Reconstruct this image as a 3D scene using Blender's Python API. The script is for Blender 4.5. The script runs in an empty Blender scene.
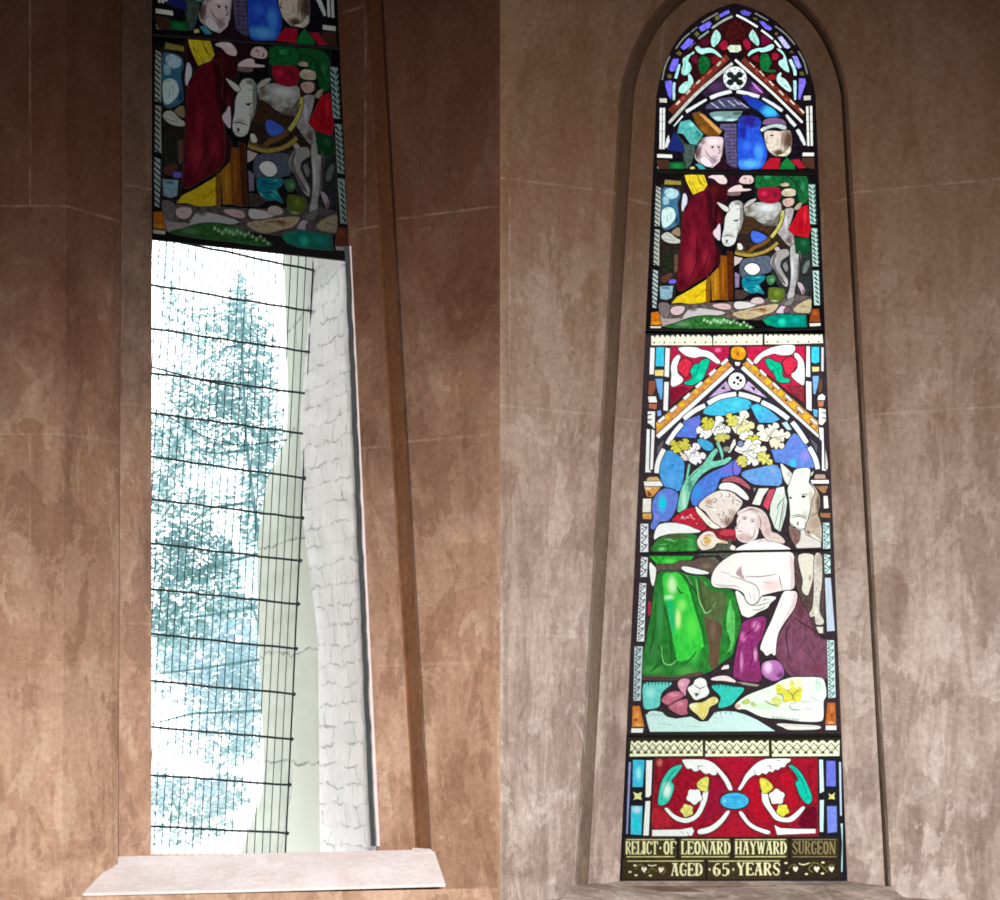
import bpy, math, random
import numpy as np
from mathutils import Vector, noise as mnoise
from mathutils.geometry import delaunay_2d_cdt

random.seed(7)
scene = bpy.context.scene
COL = scene.collection
scene.view_settings.view_transform = 'Standard'
scene.view_settings.look = 'None'
scene.view_settings.exposure = 0.0
scene.view_settings.gamma = 1.0
scene.cycles.filter_width = 1.8

# ------------------------------------------------------------------ the place
# wall front face is the plane y = 0, the church is on the -y side, the churchyard on the +y side.
S, DIST, PX0, PY0, CAMZ = 0.0025, 5.0, 250.0, 750.0, 1.6
YG = 0.25                                   # plane of the glazing inside the wall

def at(px, py, Y):
    k = S * (DIST + Y) / DIST
    return Vector(((px - PX0) * k, Y, CAMZ + (PY0 - py) * k))

def s2l(c):
    c = c / 255.0
    return c / 12.92 if c <= 0.04045 else ((c + 0.055) / 1.055) ** 2.4

def rgb(c, g=1.0):
    return tuple(min(1.0, s2l(v) * g) for v in c) + (1.0,)

def tag(o, label=None, cat=None, group=None, kind=None):
    if label: o['label'] = label
    if cat: o['category'] = cat
    if group: o['group'] = group
    if kind: o['kind'] = kind
    return o

def empty(name, loc, parent=None):
    o = bpy.data.objects.new(name, None)
    COL.objects.link(o)
    o.empty_display_size = 0.05
    if parent is not None:
        o.parent = parent
        o.location = Vector(loc) - WLOC[parent.name]
    else:
        o.location = loc
    WLOC[o.name] = Vector(loc)
    return o

WLOC = {}

def mesh_obj(name, verts, faces, mats, parent=None, midx=None, uvs=None, smooth=False, origin=None):
    """verts in world space; stored relative to the parent (or to origin)."""
    if parent is not None:
        off = WLOC[parent.name]
    else:
        off = Vector(origin) if origin is not None else Vector((0, 0, 0))
    me = bpy.data.meshes.new(name)
    me.from_pydata([tuple(Vector(v) - off) for v in verts], [], faces)
    for m in (mats if isinstance(mats, (list, tuple)) else [mats]):
        me.materials.append(m)
    if midx is not None:
        me.polygons.foreach_set('material_index', midx)
    if uvs is not None:
        ul = me.uv_layers.new(name='UVMap')
        for li, lp in enumerate(me.loops):
            ul.data[li].uv = uvs[lp.vertex_index]
    if smooth:
        me.polygons.foreach_set('use_smooth', [True] * len(me.polygons))
    me.update()
    o = bpy.data.objects.new(name, me)
    COL.objects.link(o)
    if parent is not None:
        o.parent = parent
    else:
        o.location = off
    WLOC[o.name] = off if parent is None else WLOC[parent.name]
    return o

class MB:
    """collects boxes, bars and tubes into one mesh"""
    def __init__(self): self.v, self.f = [], []
    def add(self, vs, fs):
        b = len(self.v); self.v += [Vector(p) for p in vs]; self.f += [[b + i for i in f] for f in fs]
    def tube(self, pts, r, n=6):
        pts = [Vector(p) for p in pts]
        rs = r if isinstance(r, (list, tuple)) else [r] * len(pts)
        b = len(self.v)
        for i, p in enumerate(pts):
            d = (pts[min(i + 1, len(pts) - 1)] - pts[max(i - 1, 0)]).normalized()
            a = d.cross(Vector((0, 1, 0)))
            if a.length < 0.1: a = d.cross(Vector((1, 0, 0)))
            a.normalize(); c = d.cross(a)
            for k in range(n):
                t = 2 * math.pi * k / n
                self.v.append(p + (a * math.cos(t) + c * math.sin(t)) * rs[i])
        for i in range(len(pts) - 1):
            for k in range(n):
                k2 = (k + 1) % n
                self.f.append([b + i * n + k, b + i * n + k2, b + (i + 1) * n + k2, b + (i + 1) * n + k])
        self.f.append([b + k for k in range(n)][::-1])
        e = b + (len(pts) - 1) * n
        self.f.append([e + k for k in range(n)])
    def build(self, name, mat, parent=None, smooth=False, origin=None):
        return mesh_obj(name, self.v, self.f, mat, parent, smooth=smooth, origin=origin)

# ------------------------------------------------------------------ materials
def new_mat(name):
    m = bpy.data.materials.new(name); m.use_nodes = True
    nt = m.node_tree
    for n in list(nt.nodes): nt.nodes.remove(n)
    out = nt.nodes.new('ShaderNodeOutputMaterial')
    return m, nt, out

def N(nt, t, **kw):
    n = nt.nodes.new(t)
    for k, v in kw.items():
        if k.startswith('i_'):
            key = k[2:]
            n.inputs[int(key) if key.isdigit() else key].default_value = v
        else:
            setattr(n, k, v)
    return n

def mixrgb(nt, fac, a, b, blend='MIX'):
    n = nt.nodes.new('ShaderNodeMix'); n.data_type = 'RGBA'; n.blend_type = blend
    for sock, v in ((n.inputs[0], fac), (n.inputs[6], a), (n.inputs[7], b)):
        if hasattr(v, 'is_output'): nt.links.new(v, sock)
        else: sock.default_value = v
    return n.outputs[2]

def mathn(nt, op, a, b=None, clamp=False):
    n = nt.nodes.new('ShaderNodeMath'); n.operation = op; n.use_clamp = clamp
    for i, v in enumerate((a, b)):
        if v is None: continue
        if hasattr(v, 'is_output'): nt.links.new(v, n.inputs[i])
        else: n.inputs[i].default_value = v
    return n.outputs[0]

GLASS = {}
def glass(color, spots=(), var=0.22, gain=1.0, streak=1.0):
    """coloured translucent glass, with painted-in lighter / darker passages (spots: x, y, rx, ry, colour)"""
    key = (tuple(color), tuple(spots), var, gain, streak)
    if key in GLASS: return GLASS[key]
    m, nt, out = new_mat('coloured_glass')
    uv = N(nt, 'ShaderNodeUVMap')
    mp = N(nt, 'ShaderNodeMapping'); mp.inputs['Scale'].default_value = (1.0, 1.0 / streak, 1)
    nt.links.new(uv.outputs[0], mp.inputs[0])
    nz = N(nt, 'ShaderNodeTexNoise', i_Scale=26.0, i_Detail=3.0, i_Roughness=0.6)
    nt.links.new(mp.outputs[0], nz.inputs['Vector'])
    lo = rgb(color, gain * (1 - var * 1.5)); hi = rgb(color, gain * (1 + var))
    rp = N(nt, 'ShaderNodeMapRange'); rp.inputs[1].default_value = 0.3; rp.inputs[2].default_value = 0.7
    nt.links.new(nz.outputs[0], rp.inputs[0])
    col = mixrgb(nt, rp.outputs[0], lo, hi)
    for (x, y, rx, ry, c) in spots:
        sub = N(nt, 'ShaderNodeVectorMath', operation='SUBTRACT'); sub.inputs[1].default_value = (x / 100, -y / 100, 0)
        nt.links.new(uv.outputs[0], sub.inputs[0])
        mul = N(nt, 'ShaderNodeVectorMath', operation='MULTIPLY'); mul.inputs[1].default_value = (100 / rx, 100 / ry, 0)
        nt.links.new(sub.outputs[0], mul.inputs[0])
        ln = N(nt, 'ShaderNodeVectorMath', operation='LENGTH'); nt.links.new(mul.outputs[0], ln.inputs[0])
        wob = mathn(nt, 'ADD', ln.outputs['Value'], mathn(nt, 'MULTIPLY', mathn(nt, 'SUBTRACT', nz.outputs[0], 0.5), min(1.3, var * 4)))
        f = N(nt, 'ShaderNodeMapRange', interpolation_type='SMOOTHSTEP')
        f.inputs[1].default_value = 1.15; f.inputs[2].default_value = 0.25
        nt.links.new(wob, f.inputs[0])
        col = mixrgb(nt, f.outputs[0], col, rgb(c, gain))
    tr = N(nt, 'ShaderNodeBsdfTranslucent'); nt.links.new(col, tr.inputs[0])
    gl = N(nt, 'ShaderNodeBsdfGlossy'); gl.inputs['Roughness'].default_value = 0.12
    mx = N(nt, 'ShaderNodeMixShader'); mx.inputs[0].default_value = 0.015
    nt.links.new(tr.outputs[0], mx.inputs[1]); nt.links.new(gl.outputs[0], mx.inputs[2])
    nt.links.new(mx.outputs[0], out.inputs[0])
    GLASS[key] = m
    return m

def plain(name, color, rough=0.7, metal=0.0, var=0.0, scale=20.0, bump=0.0, spec=0.3, g=1.0):
    m, nt, out = new_mat(name)
    b = N(nt, 'ShaderNodeBsdfPrincipled')
    b.inputs['Roughness'].default_value = rough; b.inputs['Metallic'].default_value = metal
    b.inputs['Specular IOR Level'].default_value = spec
    tc = N(nt, 'ShaderNodeTexCoord')
    nz = N(nt, 'ShaderNodeTexNoise', i_Scale=scale, i_Detail=5.0)
    nt.links.new(tc.outputs['Object'], nz.inputs['Vector'])
    nt.links.new(mixrgb(nt, nz.outputs[0], rgb(color, g * (1 - var)), rgb(color, g * (1 + var))), b.inputs['Base Color'])
    if bump:
        bp = N(nt, 'ShaderNodeBump', i_Strength=bump, i_Distance=0.004)
        nt.links.new(nz.outputs[0], bp.inputs['Height']); nt.links.new(bp.outputs[0], b.inputs['Normal'])
    nt.links.new(b.outputs[0], out.inputs[0])
    return m

LEAD = plain('lead', (26, 27, 30), rough=0.55, metal=0.0, var=0.3, scale=60, spec=0.15)
IRON = plain('iron', (16, 14, 14), rough=0.6, var=0.3, scale=40, spec=0.2)
WIRE = plain('black_wire', (14, 28, 34), rough=0.6, var=0.2, scale=40, spec=0.2)

# ------------------------------------------------------------------ glass picture
CROPS = dict(a=(650,0,.1), b=(730,0,.1), c=(690,90,.1), d=(650,160,.1), e=(730,160,.1), f=(650,245,.1), g=(730,245,.1),
             A=(640,0,.19), B=(640,170,.19), h=(640,330,.1), i=(735,330,.1), j=(635,400,.1), k=(735,400,.1),
             l=(635,475,.1), m=(735,475,.1), n=(630,555,.1), o=(730,555,.1), p=(625,640,.11), q=(735,640,.11),
             r=(620,735,.12), s=(730,735,.12), t=(615,830,.12), u=(730,830,.12), z=(0,0,1.0))

def P_(spec):
    """'crop: u,v u,v ...' -> pixel points of the drawing; a crop letter may be changed midway with 'x:'"""
    out, cr = [], 'z'
    for tok in spec.split():
        if tok.endswith(':'): cr = tok[:-1]; continue
        u, v = tok.split(',')
        x0, y0, k = CROPS[cr]
        out.append((x0 + float(u) * k, y0 + float(v) * k))
    return out

def area2(p):
    return sum(p[i - 1][0] * p[i][1] - p[i][0] * p[i - 1][1] for i in range(len(p)))

def catmull(p, sub=4, closed=True):
    n = len(p); out = []
    rng = range(n) if closed else range(n - 1)
    for i in rng:
        if closed: p0, p1, p2, p3 = p[i - 1], p[i], p[(i + 1) % n], p[(i + 2) % n]
        else: p0, p1, p2, p3 = p[max(i - 1, 0)], p[i], p[i + 1], p[min(i + 2, n - 1)]
        for k in range(sub):
            t = k / sub; t2, t3 = t * t, t * t * t
            out.append(tuple(0.5 * (2 * p1[j] + (p2[j] - p0[j]) * t + (2 * p0[j] - 5 * p1[j] + 4 * p2[j] - p3[j]) * t2 + (3 * p1[j] - p0[j] - 3 * p2[j] + p3[j]) * t3) for j in (0, 1)))
    if not closed: out.append(p[-1])
    return out

def ribbon(p, w, sm=True, taper=False):
    if sm and len(p) > 2: p = catmull(p, 4, False)
    L, R = [], []
    n = len(p)
    for i in range(n):
        a, b = p[max(i - 1, 0)], p[min(i + 1, n - 1)]
        dx, dy = b[0] - a[0], b[1] - a[1]; d = math.hypot(dx, dy) or 1
        ww = w / 2
        if taper:
            t = i / (n - 1) if n > 1 else 0
            ww *= 0.35 + 0.65 * math.sin(math.pi * min(1, max(0, t * 0.9 + 0.05)))
        L.append((p[i][0] - dy / d * ww, p[i][1] + dx / d * ww)); R.append((p[i][0] + dy / d * ww, p[i][1] - dx / d * ww))
    return L + R[::-1]

def circ(cx, cy, rx, ry=None, n=16):
    ry = ry or rx
    return [(cx + rx * math.cos(2 * math.pi * k / n), cy + ry * math.sin(2 * math.pi * k / n)) for k in range(n)]

def grow(p, d):
    s_ = 1 if area2(p) > 0 else -1
    n = len(p); out = []
    for i in range(n):
        (x0, y0), (x1, y1), (x2, y2) = p[i - 1], p[i], p[(i + 1) % n]
        n1 = (y1 - y0, x0 - x1); n2 = (y2 - y1, x1 - x2)
        l1 = math.hypot(*n1) or 1; l2 = math.hypot(*n2) or 1
        nx, ny = n1[0] / l1 + n2[0] / l2, n1[1] / l1 + n2[1] / l2
        l = math.hypot(nx, ny)
        if l < .2: out.append((x1, y1)); continue
        out.append((x1 + s_ * d * nx / l, y1 + s_ * d * ny / l))
    return out

GROW = {'sky_pane': 2.9, 'trunk': 1.1, 'leaf': .5, 'head': 1.2, 'ruby_pane': .3}

def leaflet(cr, bx, by, tx, ty, w, n=3):
    """lobed leaf from its stalk to its tip"""
    x0, y0, k = CROPS[cr]
    dx, dy = tx - bx, ty - by; L = math.hypot(dx, dy); ux, uy = dx / L, dy / L; vx, vy = -uy, ux
    side = []
    for i in range(n):
        a = .12 + .80 * i / n; b = .12 + .80 * (i + .62) / n
        env = math.sin(math.pi * min(1, .18 + .82 * (i + .5) / n) ** .9) * .5 + .12
        side.append((a, env * .55)); side.append((b, env)); side.append((min(.97, b + .10), env * .8))
    pts = [(0, .04)] + side + [(1.0, 0)] + [(a, -e) for a, e in side[::-1]] + [(0, -.04)]
    return [(x0 + (bx + ux * L * a + vx * w * e) * k, y0 + (by + uy * L * a + vy * w * e) * k) for a, e in pts]

class Panel:
    def __init__(self, axis=735.5, gr=0.0): self.items = []; self.axis = axis; self.gr = gr
    def raw(self, key, color, pts, lead=1.0, spots=(), var=0.22, streak=1.0, paint=False, mirror=False, label=None):
        if len(pts) < 3: return
        if min(color) > 195: var = min(var, .06)
        if self.gr and not paint and lead > 0 and len(self.items): pts = grow(pts, self.gr * GROW.get(key.split('/')[-1], 1.0))
        sp = []
        for s_ in spots:
            cr, x, y, rx, ry, c = s_
            x0, y0, k = CROPS[cr]; sp.append((x0 + x * k, y0 + y * k, rx * k, ry * k, c))
        self.items.append(dict(key=key, color=color, pts=pts, lead=lead, spots=tuple(sp), var=var, streak=streak, paint=paint, label=label))
        if mirror:
            q = [(2 * self.axis - x, y) for x, y in pts]
            self.items.append(dict(key=key, color=color, pts=q, lead=lead, spots=tuple((2 * self.axis - a, b, c, d, e) for a, b, c, d, e in sp), var=var, streak=streak, paint=paint, label=label))
    def G(self, key, color, spec, sm=1, **kw):          # a pane
        p = P_(spec)
        if sm: p = catmull(p, 3)
        self.raw(key, color, p, **kw)
    def Bd(self, key, color, spec, w, **kw):            # a ribbon-shaped pane
        kw.setdefault('lead', 0.8)
        self.raw(key, color, ribbon(P_(spec), w), **kw)
    def K(self, spec, w=0.8, color=(22, 16, 16), sm=True, taper=True):   # a painted stroke
        self.raw(None, color, ribbon(P_(spec), w, sm, taper), paint=True, var=0.1)
    def F(self, color, spec, sm=1, **kw):               # a painted patch
        p = P_(spec)
        if sm: p = catmull(p, 3)
        self.raw(None, color, p, paint=True, **kw)
    def C(self, color, cr, x, y, r, ry=None):           # a painted dot
        x0, y0, k = CROPS[cr]
        self.raw(None, color, circ(x0 + x * k, y0 + y * k, r * k, (ry or r) * k, 10), paint=True)

    def build(self, root, xf=lambda x, y: (x, y), gain=1.0, YP=YG, hide_above=None):
        items = self.items
        allv, edges = [], []
        for it in items:
            b = len(allv); n = len(it['pts'])
            allv += [Vector(p) for p in it['pts']]
            edges += [(b + k, b + (k + 1) % n) for k in range(n)]
        V, E, F, *_ = delaunay_2d_cdt(allv, edges, [], 0, 0.02)
        V = np.array([(v[0], v[1]) for v in V])
        cen = np.array([V[list(f)].mean(axis=0) for f in F])
        nF = len(F)
        top = np.full(nF, -1); base = np.full(nF, -1)
        for idx, it in enumerate(items):
            p = np.array(it['pts'])
            mn, mx = p.min(0), p.max(0)
            cand = np.where((cen[:, 0] >= mn[0]) & (cen[:, 0] <= mx[0]) & (cen[:, 1] >= mn[1]) & (cen[:, 1] <= mx[1]))[0]
            if not len(cand): continue
            x, y = cen[cand, 0], cen[cand, 1]
            ins = np.zeros(len(cand), bool)
            n = len(p)
            for k in range(n):
                x1, y1 = p[k - 1]; x2, y2 = p[k]
                if y1 == y2: continue
                c = ((y1 > y) != (y2 > y)) & (x < (x2 - x1) * (y - y1) / (y2 - y1) + x1)
                ins ^= c
            sel = cand[ins]
            top[sel] = idx
            if not it['paint']: base[sel] = idx
        top[base < 0] = -1
        W3 = [at(*xf(x, y), YP) for x, y in V]
        uv = [(x / 100, -y / 100) for x, y in V]
        # group triangles per pane object
        per = {}
        for fi in range(nF):
            if base[fi] >= 0: per.setdefault(int(base[fi]), []).append(fi)
        parents = {}
        hidden = {}
        for idx in sorted(per):
            it = items[idx]; tris = per[idx]
            if hide_above is not None and max(xf(*p)[1] for p in it['pts']) < hide_above:
                hidden[idx] = tris; continue
            for isl in (self._islands(tris, F) if 'shadow' in it['key'] else [tris]):
                self._mesh(root, parents, it['key'], isl, F, top, W3, uv, gain, it['label'])
        if hidden:
            self._mesh(root, parents, 'upper_panes', [f for t in hidden.values() for f in t], F, top, W3, uv, gain, None)
        # lead cames follow every boundary between panes
        adj = {}
        for fi, f in enumerate(F):
            n = len(f)
            for k in range(n):
                e = (f[k], f[(k + 1) % n]); adj.setdefault((min(e), max(e)), []).append(int(base[fi]))
        mb = MB()
        for (a, b), fs in adj.items():
            i0 = fs[0]; i1 = fs[1] if len(fs) > 1 else -1
            if i0 == i1: continue
            kmax = max(i0, i1)
            w = items[kmax]['lead'] if min(i0, i1) >= 0 else max(items[kmax]['lead'], 1.2)
            if w <= 0: continue
            w = max(0.5, w * 0.55)
            pa, pb = W3[a], W3[b]
            d = pb - pa
            if d.length < 1e-6: continue
            d.normalize(); sd = Vector((-d.z, 0, d.x)) * (w * S / 2)
            pa = pa - d * w * S * 0.3; pb = pb + d * w * S * 0.3
            up = Vector((0, -0.6 * w * S, 0)); up0 = Vector((0, -0.0004, 0)); s2 = sd * 0.55
            mb.add([pa + sd + up0, pa + s2 + up, pa - s2 + up, pa - sd + up0, pb + sd + up0, pb + s2 + up, pb - s2 + up, pb - sd + up0],
                   [(0, 1, 5, 4), (1, 2, 6, 5), (2, 3, 7, 6)])
        mb.build('lead_came', LEAD, root)

    def _islands(self, tris, F):
        byv, left, out = {}, set(tris), []
        for f in tris:
            n = len(F[f])
            for k in range(n):
                e = (F[f][k], F[f][(k + 1) % n]); byv.setdefault((min(e), max(e)), []).append(f)
        while left:
            st = [left.pop()]; grp = []
            while st:
                f = st.pop(); grp.append(f); n = len(F[f])
                for k in range(n):
                    e = (F[f][k], F[f][(k + 1) % n])
                    for g in byv[(min(e), max(e))]:
                        if g in left: left.discard(g); st.append(g)
            out.append(grp)
        return out

    def _mesh(self, root, parents, key, tris, F, top, W3, uv, gain, label):
        par = root
        parts = key.split('/')
        if len(parts) > 1:
            if parts[0] not in parents:
                parents[parts[0]] = empty(parts[0].split('#')[0], WLOC[root.name], root)
            par = parents[parts[0]]
        mats, mi, vid, vs, us, fs, fm = [], {}, {}, [], [], [], []
        for fi in tris:
            it = self.items[top[fi]]
            m = glass(it['color'], it['spots'], it['var'], gain, it['streak'])
            if m.name not in mi: mi[m.name] = len(mats); mats.append(m)
            ff = []
            for v in F[fi]:
                if v not in vid: vid[v] = len(vs); vs.append(W3[v]); us.append(uv[v])
                ff.append(vid[v])
            fs.append(ff); fm.append(mi[m.name])
        o = mesh_obj(parts[-1], vs, fs, mats, par, fm, us)
        if label: o['label'] = label
        return o

WHITE = (250, 248, 250)
# ------------------------------------------------------------------ upper picture: two men, a donkey, an inn behind
def art_upper():
    p = Panel(735.5, .35); G, Bd, K, F, C = p.G, p.Bd, p.K, p.F, p.C
    DK = (20, 15, 20); PALE = (225, 225, 228)  # whites kept dim: weaker light up here is put into the glass colours
    out = [(643, 334), (647, 250), (650, 170), (652, 100), (654, 76), (662, 50), (677, 29), (697, 12), (716, 2), (735, -7),
           (752, -1), (771, 7), (793, 24), (808, 44), (816, 66), (820, 82), (822, 100), (824, 170), (828, 250), (831, 334)]
    p.raw('ground_pane', DK, out, lead=2.0, var=0.3)
    # --- border round the arched head
    BL = (112, 100, 235)
    for q in ("a: 690,145 785,98 800,130 700,178", "a: 485,275 590,212 618,235 592,280 515,318", "a: 305,470 388,380 436,402 425,440 335,502",
              "a: 190,690 228,590 288,585 282,630 245,710 208,716", "a: 150,812 212,805 222,835 215,940 213,1000 178,950 155,860"):
        G('border/border_pane', BL, q, sm=0, lead=1.1, var=.3)
    for q, c in (("b: 100,112 140,98 212,128 190,162 120,148", (85, 78, 185)), ("b: 285,210 330,213 422,285 400,306 350,286", BL),
                 ("b: 472,372 518,362 602,470 580,488 545,475", (190, 185, 250)), ("b: 622,562 668,562 716,668 690,688 662,668", (145, 140, 240)),
                 ("b: 690,785 748,785 758,830 720,930 705,995 682,995", (130, 110, 235))):
        G('border/border_pane', c, q, sm=0, lead=1.1, var=.3)
    for q in ("a: 645,168 688,152 695,190 660,208", "a: 440,340 470,312 498,340 465,368", "a: 257,535 290,508 323,530 300,558", "a: 172,758 186,738 218,752 213,783 180,783",
              "b: 225,170 270,185 275,205 240,195", "b: 452,322 480,327 470,358 447,345", "b: 592,512 620,507 638,530 612,533", "b: 695,722 730,717 743,753 700,753"):
        G('border/border_boss', (95, 90, 42), q, sm=0, lead=.7)
    GR = (120, 124, 118)
    for q in ("a: 122,800 150,670 200,560", "a: 258,488 330,390 400,330", "a: 412,320 470,272", "a: 520,225 600,175 680,132", "b: 250,132 380,205", "b: 452,262 560,345 648,448", "b: 682,512 740,620 772,740"):
        Bd('border/edge_fillet', GR, q, 1.2, lead=.5)
    for q, w, c in (("a: 257,785 277,705 300,645", 2.6, (165, 220, 228)), ("a: 388,500 460,432", 2.2, (140, 185, 192)), ("a: 485,388 588,312", 2, (125, 150, 142)),
                 ("a: 618,282 720,215 825,162", 2, (150, 160, 150)), ("a: 243,825 238,900 240,1000", 2.4, (175, 215, 220)),
                 ("b: 62,152 150,195 278,272", 1.9, (225, 230, 228)), ("b: 312,302 370,345 428,393", 1.9, (225, 230, 230)), ("b: 442,407 508,478", 2.2, (225, 235, 240)),
                 ("b: 600,595 620,640 645,700 652,755", 2.8, (190, 235, 240)), ("b: 646,805 650,880 645,1000", 2.8, (170, 225, 228))):
        Bd('border/inner_fillet', c, q, w, lead=.8)
    # --- tracery between border and gable
    G('tracery/ruby_ground', (48, 12, 16), "a: 850,170 640,290 480,410 320,560 290,780 250,1010 620,700 760,560 850,470 950,560 1090,700 b: 640,1010 620,800 580,600 430,410 260,280", sm=0, lead=0.6, var=.4)
    G('tracery/ruby_pane', (150, 20, 48), "a: 690,452 740,400 775,430 768,488 720,500")
    G('tracery/ruby_pane', (150, 20, 48), "b: 128,412 165,390 203,430 203,480 160,495 140,460")
    G('tracery/ruby_pane', (78, 12, 42), "a: 510,405 600,392 590,450 530,460")
    G('tracery/ruby_pane', (100, 10, 55), "b: 312,370 340,350 398,390 393,440 320,455")
    G('tracery/ruby_pane', (95, 16, 44), "a: 415,580 460,545 480,580 475,640 430,620")
    G('tracery/ruby_pane', (155, 22, 48), "b: 418,550 450,525 488,545 478,590 430,600")
    G('tracery/ruby_pane', (112, 20, 32), "a: 622,570 680,560 718,590 640,640 612,620")
    G('tracery/ruby_pane', (112, 20, 32), "b: 222,570 280,550 298,620 232,600")
    G('tracery/ruby_pane', (140, 25, 30), "b: 380,760 440,740 460,790 400,800")
    G('tracery/apex_pane', (62, 16, 15), "a: 780,270 860,205 940,280 958,330 905,400 900,435 802,435 765,380 755,310", var=.5)
    G('tracery/finial', (205, 218, 190), "a: 772,480 800,452 905,452 912,500 880,522 802,522", sm=0)
    LF = (165, 220, 210)
    G('tracery/scroll_leaf', LF, "a: 640,320 665,302 700,340 703,390 680,428 640,468 617,450 612,390")
    G('tracery/scroll_leaf', (172, 230, 222), "a: 452,480 480,462 520,487 600,480 660,510 718,568 700,572 630,528 560,530 520,543 472,515")
    G('tracery/scroll_leaf', (155, 218, 208), "a: 440,515 400,540 352,570 327,600 332,650 317,690 322,743 370,748 413,690 403,640 380,610 400,560 438,535")
    G('tracery/scroll_leaf', (172, 226, 216), "a: 382,735 413,760 433,820 400,880 388,920 302,930 290,880 350,820 383,810")
    G('tracery/scroll_leaf', LF, "b: 192,350 225,298 258,340 288,400 283,458 240,428 202,390")
    G('tracery/scroll_leaf', (172, 232, 224), "b: 178,545 220,502 290,482 340,477 420,442 438,470 400,503 320,523 280,510 210,543 190,563")
    G('tracery/scroll_leaf', (180, 235, 225), "b: 467,490 508,500 553,560 573,640 592,713 560,713 492,650 492,610 532,590 530,545")
    G('tracery/scroll_leaf', (195, 238, 230), "b: 497,727 513,737 508,770 558,800 608,880 603,918 560,898 482,830 467,772")
    G('tracery/green_leaf', (18, 92, 44), "a: 492,590 530,562 588,590 598,650 575,698 540,738 502,728 487,660", var=.4)
    G('tracery/green_leaf', (18, 105, 52), "b: 312,550 370,542 398,580 413,640 380,690 448,702 448,723 370,718 312,690 302,630", var=.4)
    for s_ in ("a: 655,330 665,400 640,450", "a: 345,600 350,650 345,700", "a: 350,850 380,830", "b: 222,330 240,390 270,440", "b: 520,620 560,680", "b: 500,790 550,850 580,880"): K(s_, .6, (60, 110, 105))
    # --- gable over the scene
    Bd('gable/gable_band', (112, 44, 34), "A: 462,298 160,588", 6.2, lead=.9)
    Bd('gable/gable_band', (112, 44, 34), "A: 540,312 862,600", 5.2, lead=.9)
    for (x, y) in ((415, 335), (365, 378), (305, 430), (252, 485), (200, 540)):
        F((205, 190, 165) if x != 365 else (180, 80, 55), f"A: {x-14},{y+8} {x+6},{y-14} {x+15},{y-6} {x-5},{y+15}", sm=0)
    for (x, y) in ((590, 342), (640, 387), (690, 440), (742, 490), (800, 540), (850, 585)):
        F((225, 215, 195), f"A: {x-14},{y-12} {x-6},{y-16} {x+16},{y+8} {x+10},{y+14}", sm=0)
    for (x, y) in ((440, 315), (330, 412), (280, 452), (225, 515), (615, 372), (665, 420), (770, 525)):
        C((170, 70, 55), 'A', x, y, 11)
    Bd('gable/gable_fillet', (196, 196, 190), "A: 487,332 300,490 152,648", 3.0, lead=1.1)
    Bd('gable/gable_fillet', (232, 230, 224), "A: 500,314 700,492 855,645", 2.4, lead=1.1)
    G('gable/spandrel_pane', (48, 32, 58), "A: 490,345 325,490 345,510 420,488 490,474 560,485 650,515 685,500", sm=0, lead=1.2, var=.4, spots=[('A', 395, 455, 50, 30, (74, 48, 86)), ('A', 610, 470, 40, 30, (104, 52, 122))])
    F((205, 130, 215), "A: 585,432 600,438 648,488 640,490 610,465", sm=0)
    p.raw('gable/quatrefoil_roundel', (226, 230, 232), circ(734.9, 78.2, 11.8), lead=1.4)
    for (x, y) in ((802, 748), (896, 748), (802, 824), (896, 824)): C((28, 34, 34), 'a', x, y, 36, 33)
    C((30, 36, 36), 'a', 848, 785, 40)
    for k in range(12):
        t = k * math.pi / 6
        C((120, 135, 135), 'a', 848 + 103 * math.cos(t), 785 + 95 * math.sin(t), 9)
    for q in ("A: 368,516 420,496 482,481", "A: 508,481 560,491 628,510", "A: 642,521 700,551 748,586", "A: 767,607 818,664", "A: 242,589 300,556 352,527", "A: 182,668 228,612",
              "A: 140,778 150,732 178,690", "A: 827,682 850,722 865,765"):
        Bd('arch/arch_segment', PALE, q, 3.6, lead=1.3)
    # --- side shafts
    W2 = (232, 232, 228)
    for q in ("A: 102,518 140,518 142,540 104,540", "A: 862,505 898,503 898,526 862,528"):
        G('side_shaft/capital', (205, 200, 188), q, sm=0, lead=.8, spots=[('A', 120, 545, 30, 10, (110, 90, 70))])
    for q in ("A: 110,568 108,785", "A: 126,568 124,785", "A: 880,560 886,768", "A: 900,558 904,768"):
        Bd('side_shaft/shaft', W2, q, 2.3, lead=.9)
    for y in (600, 640, 690): K(f"A: 100,{y} 135,{y}", .5, (90, 80, 70), taper=False); K(f"A: 872,{y} 908,{y}", .5, (90, 80, 70), taper=False)
    for q in ("A: 90,820 170,823", "A: 826,812 915,813"): Bd('side_shaft/impost', (238, 236, 228), q, 3.4, lead=.9)
    for q in ("A: 178,818 222,822 220,832 180,830", "d: 70,65 110,60 118,95 80,100", "e: 785,40 835,40 840,75 790,80"):
        G('side_shaft/impost', (190, 178, 158), q, sm=0, lead=.7)
    G('side_shaft/brown_pane', (72, 46, 32), "A: 88,842 150,842 150,890 100,890", sm=0, lead=.6)
    G('side_shaft/brown_pane', (80, 50, 35), "A: 840,830 915,830 918,890 860,880", sm=0, lead=.6)
    # --- dark passages between the figures
    U = dict(lead=0, var=.45)
    G('inn_pane', (24, 18, 30), "A: 150,700 240,600 350,530 490,490 640,520 760,600 860,760 850,890 180,890", sm=0, **U)
    G('robed_man/cloak', (46, 18, 32), "c: 230,790 330,680 480,780 560,810 d: 900,90 900,260 770,300 780,420 700,470 620,400 560,320 480,345 340,420 300,330 330,130 560,110", sm=0, lead=.6, var=.5, spots=[('d', 620, 330, 90, 60, (72, 22, 28))])
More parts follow.
